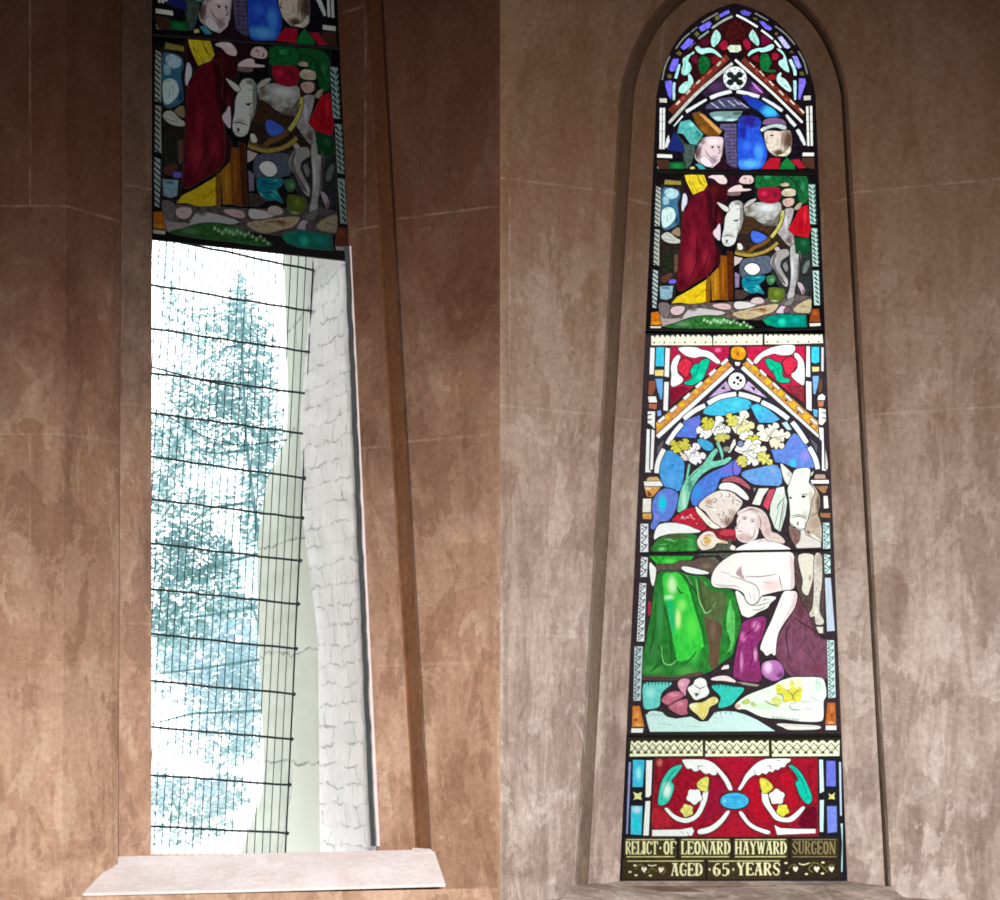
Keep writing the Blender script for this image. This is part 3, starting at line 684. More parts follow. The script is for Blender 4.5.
def art_middle():
    p = Panel(735.8, .75); G, Bd, K, F, C = p.G, p.Bd, p.K, p.F, p.C
    DK = (58, 46, 52); BK = (56, 50, 62)
    out = [(643, 330.5), (831, 330.5), (833, 405), (837, 480), (840, 560), (843, 640), (847, 737.5), (620, 737.5), (626, 640), (630, 560), (634, 480), (639, 405)]
    p.raw('ground_pane', DK, out, lead=2.0, var=.25)
    # pearled strip along the top
    G('pearled_strip/strip_ground', (20, 24, 18), "h: 105,5 i: 885,2 885,60 h: 105,80", sm=0, lead=0)
    for q in ("h: 115,62 200,55 300,60 420,50 520,58 620,52 715,62 720,150 115,150", "h: 738,62 820,52 900,60 i: 60,45 200,40 272,48 272,145 h: 735,150", "i: 297,50 400,38 520,46 640,36 760,44 868,38 878,128 700,132 500,138 300,140"):
        G('pearled_strip/pearl_pane', (248, 244, 222), q, sm=0, lead=1.0, var=.08)
    for k in range(33):
        x = 654 + k * 5.15
        if abs(x - 713) < 2 or abs(x - 763.5) < 2: continue
        yy = 335.6 - (x - 654) * .011
        p.raw(None, (26, 28, 18), [(x - 2.2, yy - 2.0), (x + 2.4, yy - 2.0), (x + 1.0, yy + 2.4)], paint=True)
        if k % 2 == 0: C((60, 50, 40), 'z', x, 342.6 - (x - 654) * .006, .9)
        else: K(f"z: {x-1},{342.6} {x+1.4},{342.2}", .6, (90, 60, 60))
    # side borders
    for q, c, nm in (("h: 105,180 145,180 135,440 97,440", WHITE, 'border_pane'), ("h: 165,175 240,175 235,360 157,360", (66, 206, 242), 'border_pane'), ("h: 152,402 235,402 230,458 152,455", (246, 220, 140), 'border_boss'),
                 ("h: 257,178 295,188 286,470 247,460", WHITE, 'border_pane'), ("h: 152,490 225,490 222,600 215,690 205,690 180,600", (118, 176, 246), 'border_pane'), ("h: 245,522 285,522 275,808 236,800", WHITE, 'border_pane'),
                 ("h: 92,512 150,512 148,580 122,650 86,640", (150, 88, 62), 'pinnacle'), ("h: 82,667 155,667 170,722 92,722", WHITE, 'pinnacle'), ("h: 92,742 168,742 160,790 92,780", (192, 112, 82), 'pinnacle'),
                 ("h: 175,812 205,802 210,850 177,863", (138, 164, 242), 'border_pane'),
                 ("i: 717,165 745,167 750,468 712,463", WHITE, 'border_pane'), ("i: 767,172 838,172 838,318 800,330 767,318", (66, 206, 244), 'border_pane'), ("i: 772,372 838,372 838,410 777,414", (248, 224, 150), 'border_boss'),
                 ("i: 865,175 884,177 884,412 865,408", (214, 214, 246), 'border_pane'), ("i: 777,462 838,462 820,560 800,638 787,638", (130, 182, 246), 'border_pane'), ("i: 712,512 760,522 764,808 717,788", WHITE, 'border_pane'),
                 ("i: 837,660 870,642 898,665 893,698 827,698", WHITE, 'pinnacle'), ("i: 827,712 888,712 878,763 837,763", (200, 122, 92), 'pinnacle'), ("i: 780,792 823,802 820,868 792,858", (102, 184, 242), 'border_pane'),
                 ("i: 845,500 870,480 868,600 850,630 838,610", (110, 75, 60), 'pinnacle')):
        G('border/' + nm, c, q, sm=0, lead=1.1, var=.15)
    K("h: 195,220 195,320", .7, (20, 140, 180)); K("i: 802,210 802,290", .9, (20, 150, 190))
    G('side_shaft/shaft', WHITE, "j: 130,117 198,117 195,288 158,240 130,228", sm=0, lead=1)
    G('side_shaft/shaft', WHITE, "j: 120,292 145,297 135,692 163,723 106,720", sm=0, lead=1)
    G('side_shaft/shaft', WHITE, "j: 167,292 193,310 174,690 151,700", sm=0, lead=1)
    G('side_shaft/shaft', WHITE, "k: 842,82 903,97 903,208 870,248 842,238", sm=0, lead=1)
    G('side_shaft/shaft', WHITE, "k: 842,277 880,282 890,690 918,710 866,700", sm=0, lead=1)
    G('side_shaft/shaft', (216, 206, 202), "k: 902,460 923,640 923,690 906,690", sm=0, lead=.8)
    for y in (150, 200): K(f"j: 125,{y} 165,{y-8}", 1.2, (50, 46, 56), taper=False)
    for y in (125, 175): K(f"k: 872,{y} 915,{y+10}", 1.2, (60, 50, 50), taper=False)
    for q, c, nm in (("j: 120,795 140,775 220,772 262,813 120,813", (214, 180, 122), 'capital'), ("l: 90,67 270,67 288,90 270,108 96,108", WHITE, 'capital'),
                 ("l: 92,117 252,121 225,165 168,215 122,213", (224, 164, 84), 'capital'), ("l: 82,240 160,237 155,370 77,370", (246, 238, 232), 'column'), ("l: 77,387 163,387 163,438 82,438", (226, 172, 92), 'column_base'),
                 ("k: 792,785 805,748 895,748 908,786", (188, 158, 140), 'capital'), ("k: 757,802 933,802 938,833 772,833", WHITE, 'capital'), ("m: 802,112 928,112 900,178 882,178", (172, 122, 86), 'capital'),
                 ("m: 887,212 923,212 933,328 891,333", (240, 236, 226), 'column'), ("m: 852,382 955,382 945,428 862,418", (166, 112, 72), 'column_base')):
        G('side_shaft/' + nm, c, q, sm=0, lead=1.2, var=.2)
    F((150, 70, 40), "l: 125,150 150,175 175,200 130,210"); F((250, 225, 190), "l: 110,125 160,130 150,150 115,150")
    # spandrels left and right
    def spandrel(side, ruby, dark):
        S_ = 'spandrel#' + side
        if side == 'left':
            G(S_ + '/ruby_pane', ruby, "h: 305,165 895,165 885,260 870,290 300,760", sm=0, lead=1.1, var=.2, spots=[('h', 780, 200, 40, 30, (245, 120, 170))])
            G(S_ + '/ruby_pane', dark, "h: 310,592 420,572 492,582 420,642 308,740", sm=0, lead=1, var=.3)
            G(S_ + '/white_leaf', WHITE, "h: 390,178 560,176 600,195 700,222 760,275 800,320 775,334 720,300 660,266 600,262 550,275 490,265 432,235", lead=1.6)
            G(S_ + '/white_leaf', WHITE, "h: 400,267 378,252 332,300 312,370 317,450 312,553 355,558 418,520 423,480 380,440 370,380 385,310", lead=1.6)
            G(S_ + '/ruby_berry', (226, 48, 78), "h: 422,302 460,287 503,312 513,370 490,430 460,473 432,450 384,390 392,340", lead=1.8)
            G(S_ + '/teal_leaf', (16, 200, 160), "h: 688,300 683,345 650,430 620,490 540,543 480,548 442,527 500,502 525,470 507,410 532,362 570,342 590,350 612,310 650,292", lead=1.8, spots=[('h', 600, 470, 50, 50, (40, 225, 190))])
            K("h: 335,440 345,450", .8, (50, 60, 90)); K("h: 590,360 560,440 520,500", .7, (0, 110, 90))
        else:
            G(S_ + '/ruby_pane', ruby, "i: 110,165 697,160 697,745 130,290", sm=0, lead=1.1, var=.2)
            G(S_ + '/ruby_pane', dark, "i: 522,562 690,562 690,735 590,650", sm=0, lead=1, var=.3)
            G(S_ + '/white_leaf', WHITE, "i: 192,305 270,226 360,182 470,157 588,157 588,215 550,243 490,250 440,245 390,232 330,250 272,272 215,333", lead=1.6)
            G(S_ + '/white_leaf', WHITE, "i: 597,232 640,252 688,340 688,538 650,533 582,480 567,440 600,420 630,370 620,310 600,270", lead=1.6)
            G(S_ + '/ruby_berry', (226, 48, 78), "i: 482,320 540,272 598,292 618,340 580,400 540,453 512,440 487,370", lead=1.8)
            G(S_ + '/teal_leaf', (16, 198, 150), "i: 307,300 340,287 400,320 440,327 468,380 468,450 490,480 548,495 530,523 430,513 400,450 360,400 322,350", lead=1.8, spots=[('i', 380, 420, 30, 30, (10, 150, 110))])
            K("i: 350,310 420,400 460,490", .7, (0, 110, 90))
    spandrel('left', (192, 32, 76), (142, 24, 52)); spandrel('right', (208, 34, 78), (152, 50, 66))
    # gable
    p.raw('gable/gable_band', (226, 152, 78), [(727, 361.5), (732.5, 366.5), (656.5, 433.5), (656.5, 423)], lead=1.0, var=.25)
    p.raw('gable/gable_band', (222, 160, 76), [(742.5, 364.5), (748, 360.5), (818, 422), (818, 434)], lead=1.0, var=.3)
    for (x, y) in ((721, 369), (708, 381), (695.5, 392), (682, 404.5), (667.5, 417), (659, 425)):
        p.raw(None, (250, 192, 60), circ(x, y, 2.7, 2.5, 7), paint=True)
    for (x, y) in ((724.5, 362), (712.5, 372.5), (699, 385), (687, 396.5), (673.5, 409), (661.5, 419.5)):
        p.raw('gable/gable_dash', WHITE, ribbon([(x - 2.8, y + 2.5), (x + 2.8, y - 2.5)], 2.4), lead=.9)
    for (x, y) in ((755, 368), (768, 381), (781, 393), (793, 405), (806, 416.5)):
        p.raw(None, (250, 196, 40), circ(x, y, 2.8, 2.6, 7), paint=True)
        p.raw(None, (110, 60, 30), circ(x + 5, y + 7.5, 1.6, 1.4, 6), paint=True)
    for (x, y) in ((750, 361.5), (763, 373), (776, 386), (788.5, 398), (800.5, 410), (814, 421.5)):
        p.raw('gable/gable_dash', WHITE, ribbon([(x - 2.8, y - 2.7), (x + 2.8, y + 2.7)], 1.7), lead=.8)
    p.raw('gable/gable_fillet', WHITE, ribbon([(733.2, 368.3), (657.5, 437)], 4.3), lead=1.4)
    p.raw('gable/gable_fillet', (250, 246, 240), ribbon([(742.2, 367.6), (818, 437)], 4.0), lead=1.4)
    p.raw('gable/gable_fillet', BK, [(737.8, 366), (655, 442), (655, 470), (690, 420), (739, 400), (780, 420), (822, 475), (822, 441)], lead=0)
    G('gable/finial', (240, 160, 36), "i: -30,190 20,172 80,182 105,230 80,288 20,293 -30,270", lead=1.3, spots=[('i', 30, 240, 22, 22, (180, 80, 20)), ('i', 75, 200, 20, 20, (250, 210, 70))])
    G('gable/finial', WHITE, "i: 2,322 50,326 40,354 7,350", sm=0, lead=1)
    p.raw('gable/trefoil_roundel', WHITE, circ(736.8, 381.2, 8.3), lead=1.6)
    for (x, y, r) in ((734.2, 382.6, 1.5), (737.7, 377.8, 1.9), (740.6, 380.4, 1.7), (738, 384, 1.2)): p.raw(None, (20, 22, 26), circ(x, y, r, r, 8), paint=True)
    G('gable/lilac_pane', (202, 172, 222), "h: 668,692 860,512 908,600 750,650", sm=0, lead=1.6); F((60, 40, 70), "h: 805,590 840,555 855,595", sm=0)
    G('gable/lilac_pane', (218, 192, 232), "i: 132,512 338,692 82,588", sm=0, lead=1.6); F((60, 40, 70), "i: 150,560 205,580 190,615", sm=0)
    for q in ("j: 216,560 230,470 288,395 268,470", "k: 742,372 820,452 820,538"): G('gable/lilac_pane', (104, 98, 108), q, sm=0, lead=1)
    # sky
    G('sky_pane', (72, 198, 246), "h: 645,825 740,740 860,692 990,680 i: 60,690 138,725 135,770 60,800 h: 920,820 850,838", lead=1.8, spots=[('h', 960, 740, 60, 40, (90, 220, 245))])
    G('sky_pane', (80, 186, 244), "k: 167,65 220,52 330,112 438,190 380,208 250,213 217,150", sm=0, lead=1.8, spots=[('k', 220, 90, 50, 40, (70, 215, 245)), ('k', 380, 180, 50, 25, (110, 160, 235))])
    G('sky_pane', (98, 126, 228), "j: 422,360 500,222 640,162 640,220 600,368", sm=0, lead=1.8, spots=[('j', 590, 220, 50, 50, (120, 120, 225)), ('j', 500, 300, 40, 40, (85, 145, 235))])
    G('sky_pane', (78, 162, 236), "j: 340,517 460,600 475,700 440,888 330,878 262,740 282,600", lead=2.0, spots=[('j', 360, 800, 60, 90, (95, 170, 240)), ('j', 380, 650, 20, 20, (55, 120, 215))])
    G('sky_pane', (72, 172, 222), "j: 637,402 740,432 768,480 720,488 680,458", lead=1.6)
    p.raw('sky_pane', (84, 130, 226), catmull([(735, 462), (727, 467), (712, 474), (700, 482.5), (694.5, 490), (692.5, 498), (695, 504.5), (703, 498), (715, 488), (717, 481), (722, 476), (735, 473)], 3), lead=1.8,
          spots=[('z', 728, 469, 10, 6, (118, 112, 228)), ('z', 697, 492, 6, 9, (60, 150, 235))])
    p.raw('sky_pane', (126, 118, 226), catmull([(735, 461), (739, 466), (738.5, 472), (735, 473.5)], 2), lead=1.6)
    G('sky_pane', (112, 164, 232), "k: 82,735 250,692 413,667 453,828 350,838 200,828 122,780", lead=2.0, var=.2, spots=[('k', 260, 750, 40, 40, (80, 170, 225)), ('k', 380, 700, 40, 40, (140, 170, 238))])
    G('sky_pane', (104, 140, 226), "k: 372,502 490,502 540,420 592,345 640,372 720,480 790,600 815,675 700,658 620,668 560,648 500,618 412,608", lead=2.0, sm=0,
      spots=[('k', 580, 630, 40, 50, (60, 200, 230)), ('k', 700, 560, 60, 70, (150, 140, 230)), ('k', 600, 420, 40, 60, (115, 130, 225))])
    G('sky_pane', (196, 224, 246), "k: 482,236 510,232 552,288 530,284", sm=0, lead=1.2)
    G('sky_pane', (106, 134, 228), "l: 300,150 413,192 393,330 330,438 240,455 182,528 172,500 200,430 187,330 212,222", lead=2.2, spots=[('l', 272, 285, 50, 110, (0, 212, 240)), ('l', 220, 420, 30, 40, (140, 140, 230))])
    for q in ("h: 680,735 800,670 960,640", "h: 440,890 540,810 650,755", "j: 320,440 400,320 470,240", "j: 215,730 230,620 288,492", "i: 38,640 140,665 250,703", "i: 267,722 400,790 533,888", "k: 572,222 640,310 718,430", "k: 742,472 800,580 828,690"):
        Bd('arch/arch_segment', WHITE, q, 4.0, lead=1.6)
    # tree
    p.raw('tree/trunk', (128, 210, 186), catmull([(677.5, 511), (680, 496), (682, 488), (686, 479.5), (688.5, 465), (690, 464.8), (688.2, 477), (694, 471.5), (703, 464.5), (711, 453), (716, 449), (718.2, 450), (713.4, 457), (712.6, 461.5),
        (720, 460.5), (722, 459), (720.5, 453), (716.5, 443), (719, 443.5), (723, 454), (722.5, 460), (729, 457.3), (731.2, 458.5), (725, 464), (711, 468), (699, 477), (691, 490), (688.5, 500), (686, 508), (681.5, 511)], 2), lead=1.7, var=.2,
        spots=[('z', 684, 500, 3, 14, (190, 235, 205)), ('z', 690, 485, 3, 8, (70, 140, 110))])
    K("j: 540,790 590,740 660,680", .7, (50, 120, 95)); K("j: 560,860 600,790", .8, (50, 110, 90))
    G('tree/twig', (235, 232, 226), "j: 930,522 985,402 1000,395 1005,440 945,525", sm=0, lead=1.3)
    G('tree/twig', (150, 150, 142), "j: 885,480 930,470 940,500 900,515", lead=1)
    LW, LY = (248, 244, 228), (218, 208, 72)
    WH = (250, 246, 244)
    for cr, bx, by, tx, ty, w, c in (('j', 785, 335, 858, 160, 150, WH), ('j', 790, 345, 955, 285, 120, WH), ('j', 765, 345, 612, 290, 125, WH), ('j', 765, 285, 680, 182, 125, LY), ('j', 795, 385, 950, 368, 80, (210, 202, 104)),
            ('j', 525, 600, 632, 435, 140, (248, 240, 246)), ('j', 540, 605, 708, 548, 115, (248, 240, 246)), ('j', 520, 605, 450, 520, 50, (236, 216, 206)), ('j', 455, 515, 362, 412, 110, LY), ('j', 475, 500, 515, 388, 115, (214, 204, 82)),
            ('k', 5, 330, 110, 105, 165, LW), ('k', 20, 335, 192, 235, 130, (240, 232, 170)), ('k', 0, 260, -72, 132, 105, (226, 218, 104)), ('k', 45, 378, 182, 325, 80, (248, 244, 240)), ('k', 112, 460, 228, 358, 110, (222, 212, 70)),
            ('k', 0, 502, 262, 420, 120, WH), ('k', 130, 500, 318, 490, 100, LW), ('k', 90, 520, 230, 645, 130, WH), ('k', 48, 562, 98, 670, 105, (222, 214, 110)), ('k', 225, 540, 372, 638, 105, (226, 220, 116)),
            ('k', 325, 412, 240, 248, 120, (248, 240, 224)), ('k', 335, 360, 425, 232, 120, (248, 240, 224)), ('k', 360, 360, 555, 348, 115, (246, 238, 220)), ('k', 345, 405, 492, 470, 100, (240, 226, 204))):
        p.raw('tree/leaf', c, leaflet(cr, bx, by, tx, ty, w), lead=1.0, var=.14)
    for q in ("j: 800,290 830,260 860,210", "j: 800,310 870,290 930,290", "j: 660,310 730,360", "j: 720,200 740,270", "j: 560,540 600,500 620,460", "j: 570,560 660,560", "k: 20,300 70,220 110,140", "k: 40,270 120,250", "k: 310,400 340,350 400,270", "k: 350,380 440,370 520,350", "k: 20,500 120,520 230,470", "k: 110,530 170,570 210,620", "k: 230,545 300,590 350,630"): K(q, .7, (120, 105, 95))
    p.raw('tree/berry', (138, 148, 184), circ(740.6, 443.8, 2.6), lead=1.4)
    # --- donkey with saddle cloth behind
    G('small_pane', (150, 140, 132), "m: 185,132 212,130 190,175", sm=0, lead=1)
    G('donkey/saddle_cloth', (238, 234, 230), "m: 172,290 240,137 338,132 280,210 247,300", sm=0, lead=1.6)
    G('donkey/saddle_cloth', (218, 76, 102), "m: 282,300 340,152 398,137 370,230 330,352", sm=0, lead=1.5, spots=[('m', 350, 200, 40, 50, (190, 90, 105))])
    G('donkey/saddle_cloth', (222, 230, 222), "m: 417,132 488,117 500,200 518,260 500,400 452,568 402,530 352,400 357,300", sm=0, lead=1.8, spots=[('m', 460, 150, 50, 40, (248, 250, 246))])
    for q in ("m: 500,215 440,290 420,340", "m: 490,240 465,400 440,560", "m: 500,290 470,480", "m: 440,330 400,500"): K(q, 1.1, (88, 96, 88))
    G('donkey/neck', (196, 176, 160), "m: 735,95 800,130 842,220 845,300 822,400 857,480 862,640 850,670 780,640 700,600 690,540 700,480 720,440 740,350", lead=1.2, var=.15, spots=[('m', 830, 280, 30, 120, (120, 90, 75)), ('m', 800, 480, 60, 90, (176, 152, 134))])
    G('donkey/neck', (222, 214, 208), "m: 620,728 600,680 640,620 640,545 690,535 702,600 780,640 855,672 855,722", sm=0, lead=.3, var=.1)
    G('donkey/neck', (140, 108, 104), "m: 545,530 560,500 640,545 640,640 602,690 560,620", lead=.3, var=.3)
    for q in ("m: 570,540 600,600 600,670", "m: 600,560 625,610", "m: 770,420 830,380 860,500", "m: 700,560 740,580 850,655", "m: 720,540 780,610 860,640"): K(q, .9, (88, 62, 58))
    F((240, 232, 224), "m: 740,575 790,600 855,645 850,660 780,625", sm=0)
    G('donkey/ear', (238, 236, 228), "k: 457,640 490,662 570,740 578,790 542,850 492,790", lead=1.8, spots=[('k', 540, 740, 30, 40, (210, 196, 196))])
    G('donkey/ear', (226, 220, 212), "k: 735,748 790,707 770,745 745,770", sm=0, lead=1.2)
    G('donkey/head', (238, 240, 232), "m: 585,-10 600,-40 640,-60 735,-65 745,-10 732,60 740,95 790,160 762,250 742,350 722,440 702,480 692,530 640,543 600,520 557,480 557,380 547,250 532,150 545,100", lead=1.4, var=.1,
      spots=[('m', 760, 230, 30, 120, (206, 190, 172)), ('m', 700, 400, 40, 60, (214, 206, 196)), ('k', 660, 720, 70, 30, (222, 228, 210))])
    for q in ("m: 557,408 640,398 722,425", "m: 565,425 640,415 715,440", "m: 725,440 790,375", "m: 700,445 702,530", "m: 650,535 700,532", "m: 660,200 700,190 720,195", "m: 625,470 632,500", "m: 555,480 600,520 650,540", "m: 700,220 740,180"): K(q, .9, (86, 74, 70))
    C((36, 40, 44), 'm', 684, 216, 20, 13); C((50, 54, 58), 'm', 556, 228, 14, 11); C((120, 110, 105), 'm', 628, 485, 10, 22)
    G('donkey/shadow_pane', (92, 72, 70), "o: 610,0 940,0 940,790 880,790 700,420 640,200", sm=0, lead=.6, var=.25)
    G('donkey/front_leg', (228, 220, 206), "o: 692,2 828,2 830,120 828,220 800,330 770,402 722,350 732,250 702,130", lead=1.5, spots=[('o', 800, 230, 20, 40, (180, 150, 135))])
    G('donkey/front_leg', (214, 204, 194), "o: 852,2 908,2 918,150 913,300 898,400 890,560 928,640 928,688 862,688 850,612 802,618 792,590 830,520 842,340 842,200", lead=1.4, spots=[('o', 890, 60, 40, 90, (180, 160, 152)), ('o', 860, 560, 25, 60, (232, 226, 212))])
    G('donkey/hoof', (228, 216, 208), "o: 862,720 928,720 928,780 892,778", sm=0, lead=1.2)
    # --- helper in green
    DB = (104, 88, 80)
    G('helper_in_green/mantle', (150, 44, 56), "l: 690,540 860,540 1000,545 m: 10,570 10,640 l: 950,650 850,640", lead=1, var=.3)
    G('helper_in_green/mantle', (206, 62, 82), "l: 842,580 880,552 970,547 1000,560 980,598 900,608", lead=.9)
    G('helper_in_green/mantle', (200, 38, 66), "l: 372,460 440,392 530,342 598,332 618,380 658,440 715,530 640,558 590,530 500,490", lead=1.7, spots=[('l', 620, 490, 60, 40, (170, 40, 60))])
    for q in ("l: 460,440 475,415 490,445", "l: 505,440 520,420 545,430", "l: 540,405 560,400 570,440", "l: 580,430 600,445", "l: 610,490 625,485"): K(q, 1.3, (240, 190, 190))
    G('helper_in_green/sleeve', (252, 250, 250), "l: 192,640 212,540 262,492 380,482 500,502 600,542 650,568 480,582 330,592 242,612", lead=1.5, var=.06)
    G('helper_in_green/tunic', (52, 134, 58), "l: 190,700 240,640 330,602 480,592 600,602 612,660 602,760 190,762", lead=1.2, var=.35, spots=[('l', 400, 612, 180, 24, (90, 82, 62)), ('l', 270, 740, 50, 25, (130, 210, 130)), ('l', 560, 680, 40, 60, (60, 165, 75)), ('l', 560, 740, 60, 20, (90, 175, 90))])
    for q in ("l: 290,650 340,640 400,670", "l: 320,660 370,650", "l: 250,700 320,690", "l: 500,640 560,650"): K(q, 1.0, (150, 215, 140))
    G('helper_in_green/tunic', (46, 186, 58), "n: 190,12 640,12 600,52 500,44 420,92 270,82", sm=0, lead=1.0, var=.3, spots=[('n', 400, 60, 80, 30, (90, 225, 90))])
    G('helper_in_green/mantle', DB, "n: 255,92 420,100 500,62 640,62 700,32 850,30 905,80 832,170 790,190 600,150 500,150 270,162", sm=0, lead=.8, var=.25, spots=[('n', 830, 25, 50, 20, (85, 140, 95)), ('n', 760, 110, 60, 30, (130, 112, 100))])
    G('helper_in_green/mantle', (92, 96, 86), "l: 640,760 700,750 790,725 840,685 960,640 l: 960,790 900,850 850,800 640,800", sm=0, lead=.6, var=.35)
    G('helper_in_green/girdle', WHITE, "n: 517,130 550,117 660,140 793,180 680,188 570,168", lead=1.4)
    G('helper_in_green/sleeve', WHITE, "n: 197,82 235,112 258,150 240,280 225,303 207,230", lead=1.4)
    p.raw('helper_in_green/skirt', (46, 132, 54), catmull([(659, 573), (665, 571.2), (678, 572), (690, 575.5), (705, 577), (713, 584), (721, 588.5), (733, 591.5), (738, 610), (741, 625), (736, 640), (731.5, 655), (721, 663), (710, 671), (690, 677), (665, 677.5), (643, 675), (645.5, 645), (652, 610), (655, 585)], 3), lead=1.6, var=.3, streak=2.5,
          spots=[('n', 300, 620, 40, 280, (64, 150, 84)), ('p', 260, 270, 110, 50, (75, 160, 75)), ('p', 560, 280, 120, 60, (80, 165, 75)), ('p', 250, 100, 60, 140, (60, 130, 70)), ('p', 620, 100, 80, 160, (70, 190, 75))])
    F((92, 108, 68), "n: 700,215 760,330 850,360 960,400 945,560 900,720 n: 860,900 p: 740,200 700,250 n: 800,960 740,620 690,420", streak=2.5)
    F((106, 84, 66), "n: 740,640 800,650 920,700 905,850 880,1100 800,1120 790,900", streak=3, spots=[('n', 830, 760, 40, 120, (122, 100, 80))])
    F((96, 196, 100), "n: 1000,440 1020,520 1050,610 p: 990,40 930,110 960,20 n: 960,700", spots=[('n', 985, 600, 25, 90, (120, 215, 120))])
    F((62, 210, 72), "n: 330,200 400,176 480,182 560,262 610,400 680,560 715,760 n: 742,900 p: 690,80 640,160 560,180 480,190 450,60 n: 400,780 345,500 335,330", streak=2.5, var=.18,
      spots=[('n', 420, 300, 60, 110, (206, 246, 190)), ('n', 390, 425, 60, 36, (190, 246, 190)), ('n', 480, 640, 40, 130, (214, 246, 160)), ('n', 400, 500, 60, 70, (10, 190, 105)), ('n', 520, 500, 60, 80, (130, 238, 110)), ('n', 420, 650, 45, 200, (40, 190, 120)), ('n', 620, 720, 80, 160, (90, 226, 80))])
    for q in ("n: 470,320 500,370 540,385", "n: 530,190 600,290 690,420 720,560", "n: 620,400 670,560 720,740 740,900", "n: 340,500 370,640 400,820 p: 420,200", "p: 300,60 330,130 330,200 250,280", "n: 690,230 720,420 760,560", "n: 250,560 240,760 p: 220,130"): K(q, 1.5, (38, 78, 30))
    for q in ("n: 660,230 690,440 740,560 770,580 820,545", "n: 560,200 620,300", "n: 860,470 830,520", "n: 740,265 770,300", "p: 330,60 350,200 420,225 470,180", "p: 540,230 620,160"): K(q, 1.0, (160, 226, 150))
    for q, w in (("n: 350,470 385,680 420,880 p: 440,190", 2.6), ("n: 600,330 660,540 720,740 745,900", 2.6), ("n: 500,180 590,300 640,440", 2.0), ("p: 310,40 325,130 300,210 230,290", 2.2), ("p: 520,240 600,170 650,100", 1.8), ("n: 255,500 250,700 240,880", 2.0)):
        K(q, w, (40, 112, 46))
    F((98, 78, 72), "p: 180,325 300,325 480,330 600,300 700,290 690,330 470,365 170,360")
    G('small_pane', (172, 52, 74), "n: 182,462 208,472 205,600 182,598", sm=0, lead=.9)
    # head of the helper
    p.raw('helper_in_green/head', (238, 222, 216), catmull([(699, 506), (704, 499.5), (713, 493.5), (721, 491), (731, 492.5), (737, 497), (742, 502), (738.5, 509), (734, 515), (731.5, 521), (726, 526.5), (720, 527.5), (714, 523), (706, 511.5)], 3), lead=1.6, var=.05,
          spots=[('l', 880, 200, 80, 40, (246, 236, 236)), ('l', 740, 270, 50, 40, (200, 160, 150)), ('l', 930, 470, 70, 70, (158, 128, 114)), ('l', 985, 400, 50, 70, (196, 168, 156)), ('l', 790, 340, 40, 30, (246, 240, 236))])
    for q in ("l: 770,250 800,235 815,260 790,280", "l: 780,270 800,265", "l: 900,220 930,210", "l: 970,210 990,225", "l: 880,240 900,280", "l: 815,400 840,390 845,420", "l: 900,400 915,420 900,440", "l: 860,440 880,480", "l: 940,420 930,500", "l: 700,300 740,320 800,330", "l: 820,320 830,340", "m: 5,250 40,260 60,285", "m: 10,290 40,300", "l: 960,340 985,370", "l: 850,180 870,205 850,225", "l: 935,180 950,205 930,225", "l: 1000,230 975,260 990,290", "l: 870,360 890,385 870,410", "l: 930,340 950,370 935,400", "l: 840,430 870,450 855,480", "l: 900,460 925,480 910,510", "l: 960,430 975,460 955,490", "m: 20,200 45,215 60,240", "l: 750,300 770,310"): K(q, .8, (104, 80, 80))
    G('helper_in_green/collar', (250, 242, 230), "l: 607,317 630,332 700,400 780,480 848,523 790,533 732,500 670,430 622,370", lead=1.6); K("l: 725,470 745,500", .8, (120, 110, 105)); K("l: 740,465 755,495", .6, (120, 110, 105))
    p.raw('helper_in_green/cap', (188, 98, 114), catmull([(721.5, 481.5), (727, 478), (734, 476.5), (741, 479), (748, 485), (750, 489.5), (741, 484), (734, 481.5), (727, 481)], 2), lead=1.5)
    p.raw('helper_in_green/cap', (252, 248, 248), catmull([(719.2, 487), (722, 483.6), (729, 483), (735, 484.6), (743, 490.5), (748.3, 497.5), (747, 500), (741, 496.6), (735, 492), (727, 489.3), (720.5, 489.2)], 2), lead=1.7)
    G('helper_in_green/hand', (246, 228, 216), "l: 622,670 660,602 720,568 780,578 828,640 918,667 918,683 820,678 790,718 720,743 662,743", lead=1.7, spots=[('l', 890, 672, 50, 16, (236, 176, 130))])
    G('helper_in_green/oil_flask', (226, 184, 106), "l: 682,630 720,612 760,640 748,680 700,690", lead=0)
    for q in ("l: 690,610 730,600 770,620", "l: 660,650 680,700 740,700", "l: 730,590 790,610", "l: 700,725 760,715"): K(q, .8, (150, 96, 76))
    # --- wounded man
    G('wounded_man/robe', (124, 74, 96), "z: 794,590 801,603 808,614 815,632 824,640 828,641 828,678 800,679 788,673 782,664 776,656 776,642 783,628 790,616", lead=1.7, var=.25, streak=2, spots=[('o', 700, 560, 50, 120, (98, 56, 66)), ('q', 600, 120, 60, 100, (140, 82, 110)), ('q', 480, 60, 50, 90, (140, 88, 116)), ('q', 740, 260, 90, 50, (120, 60, 80))])
    for q in ("o: 640,620 720,680 820,740 880,830", "o: 600,700 560,800 q: 500,200", "q: 560,100 620,20", "q: 600,60 740,210", "q: 470,200 540,320"): K(q, 1.3, (66, 34, 48))
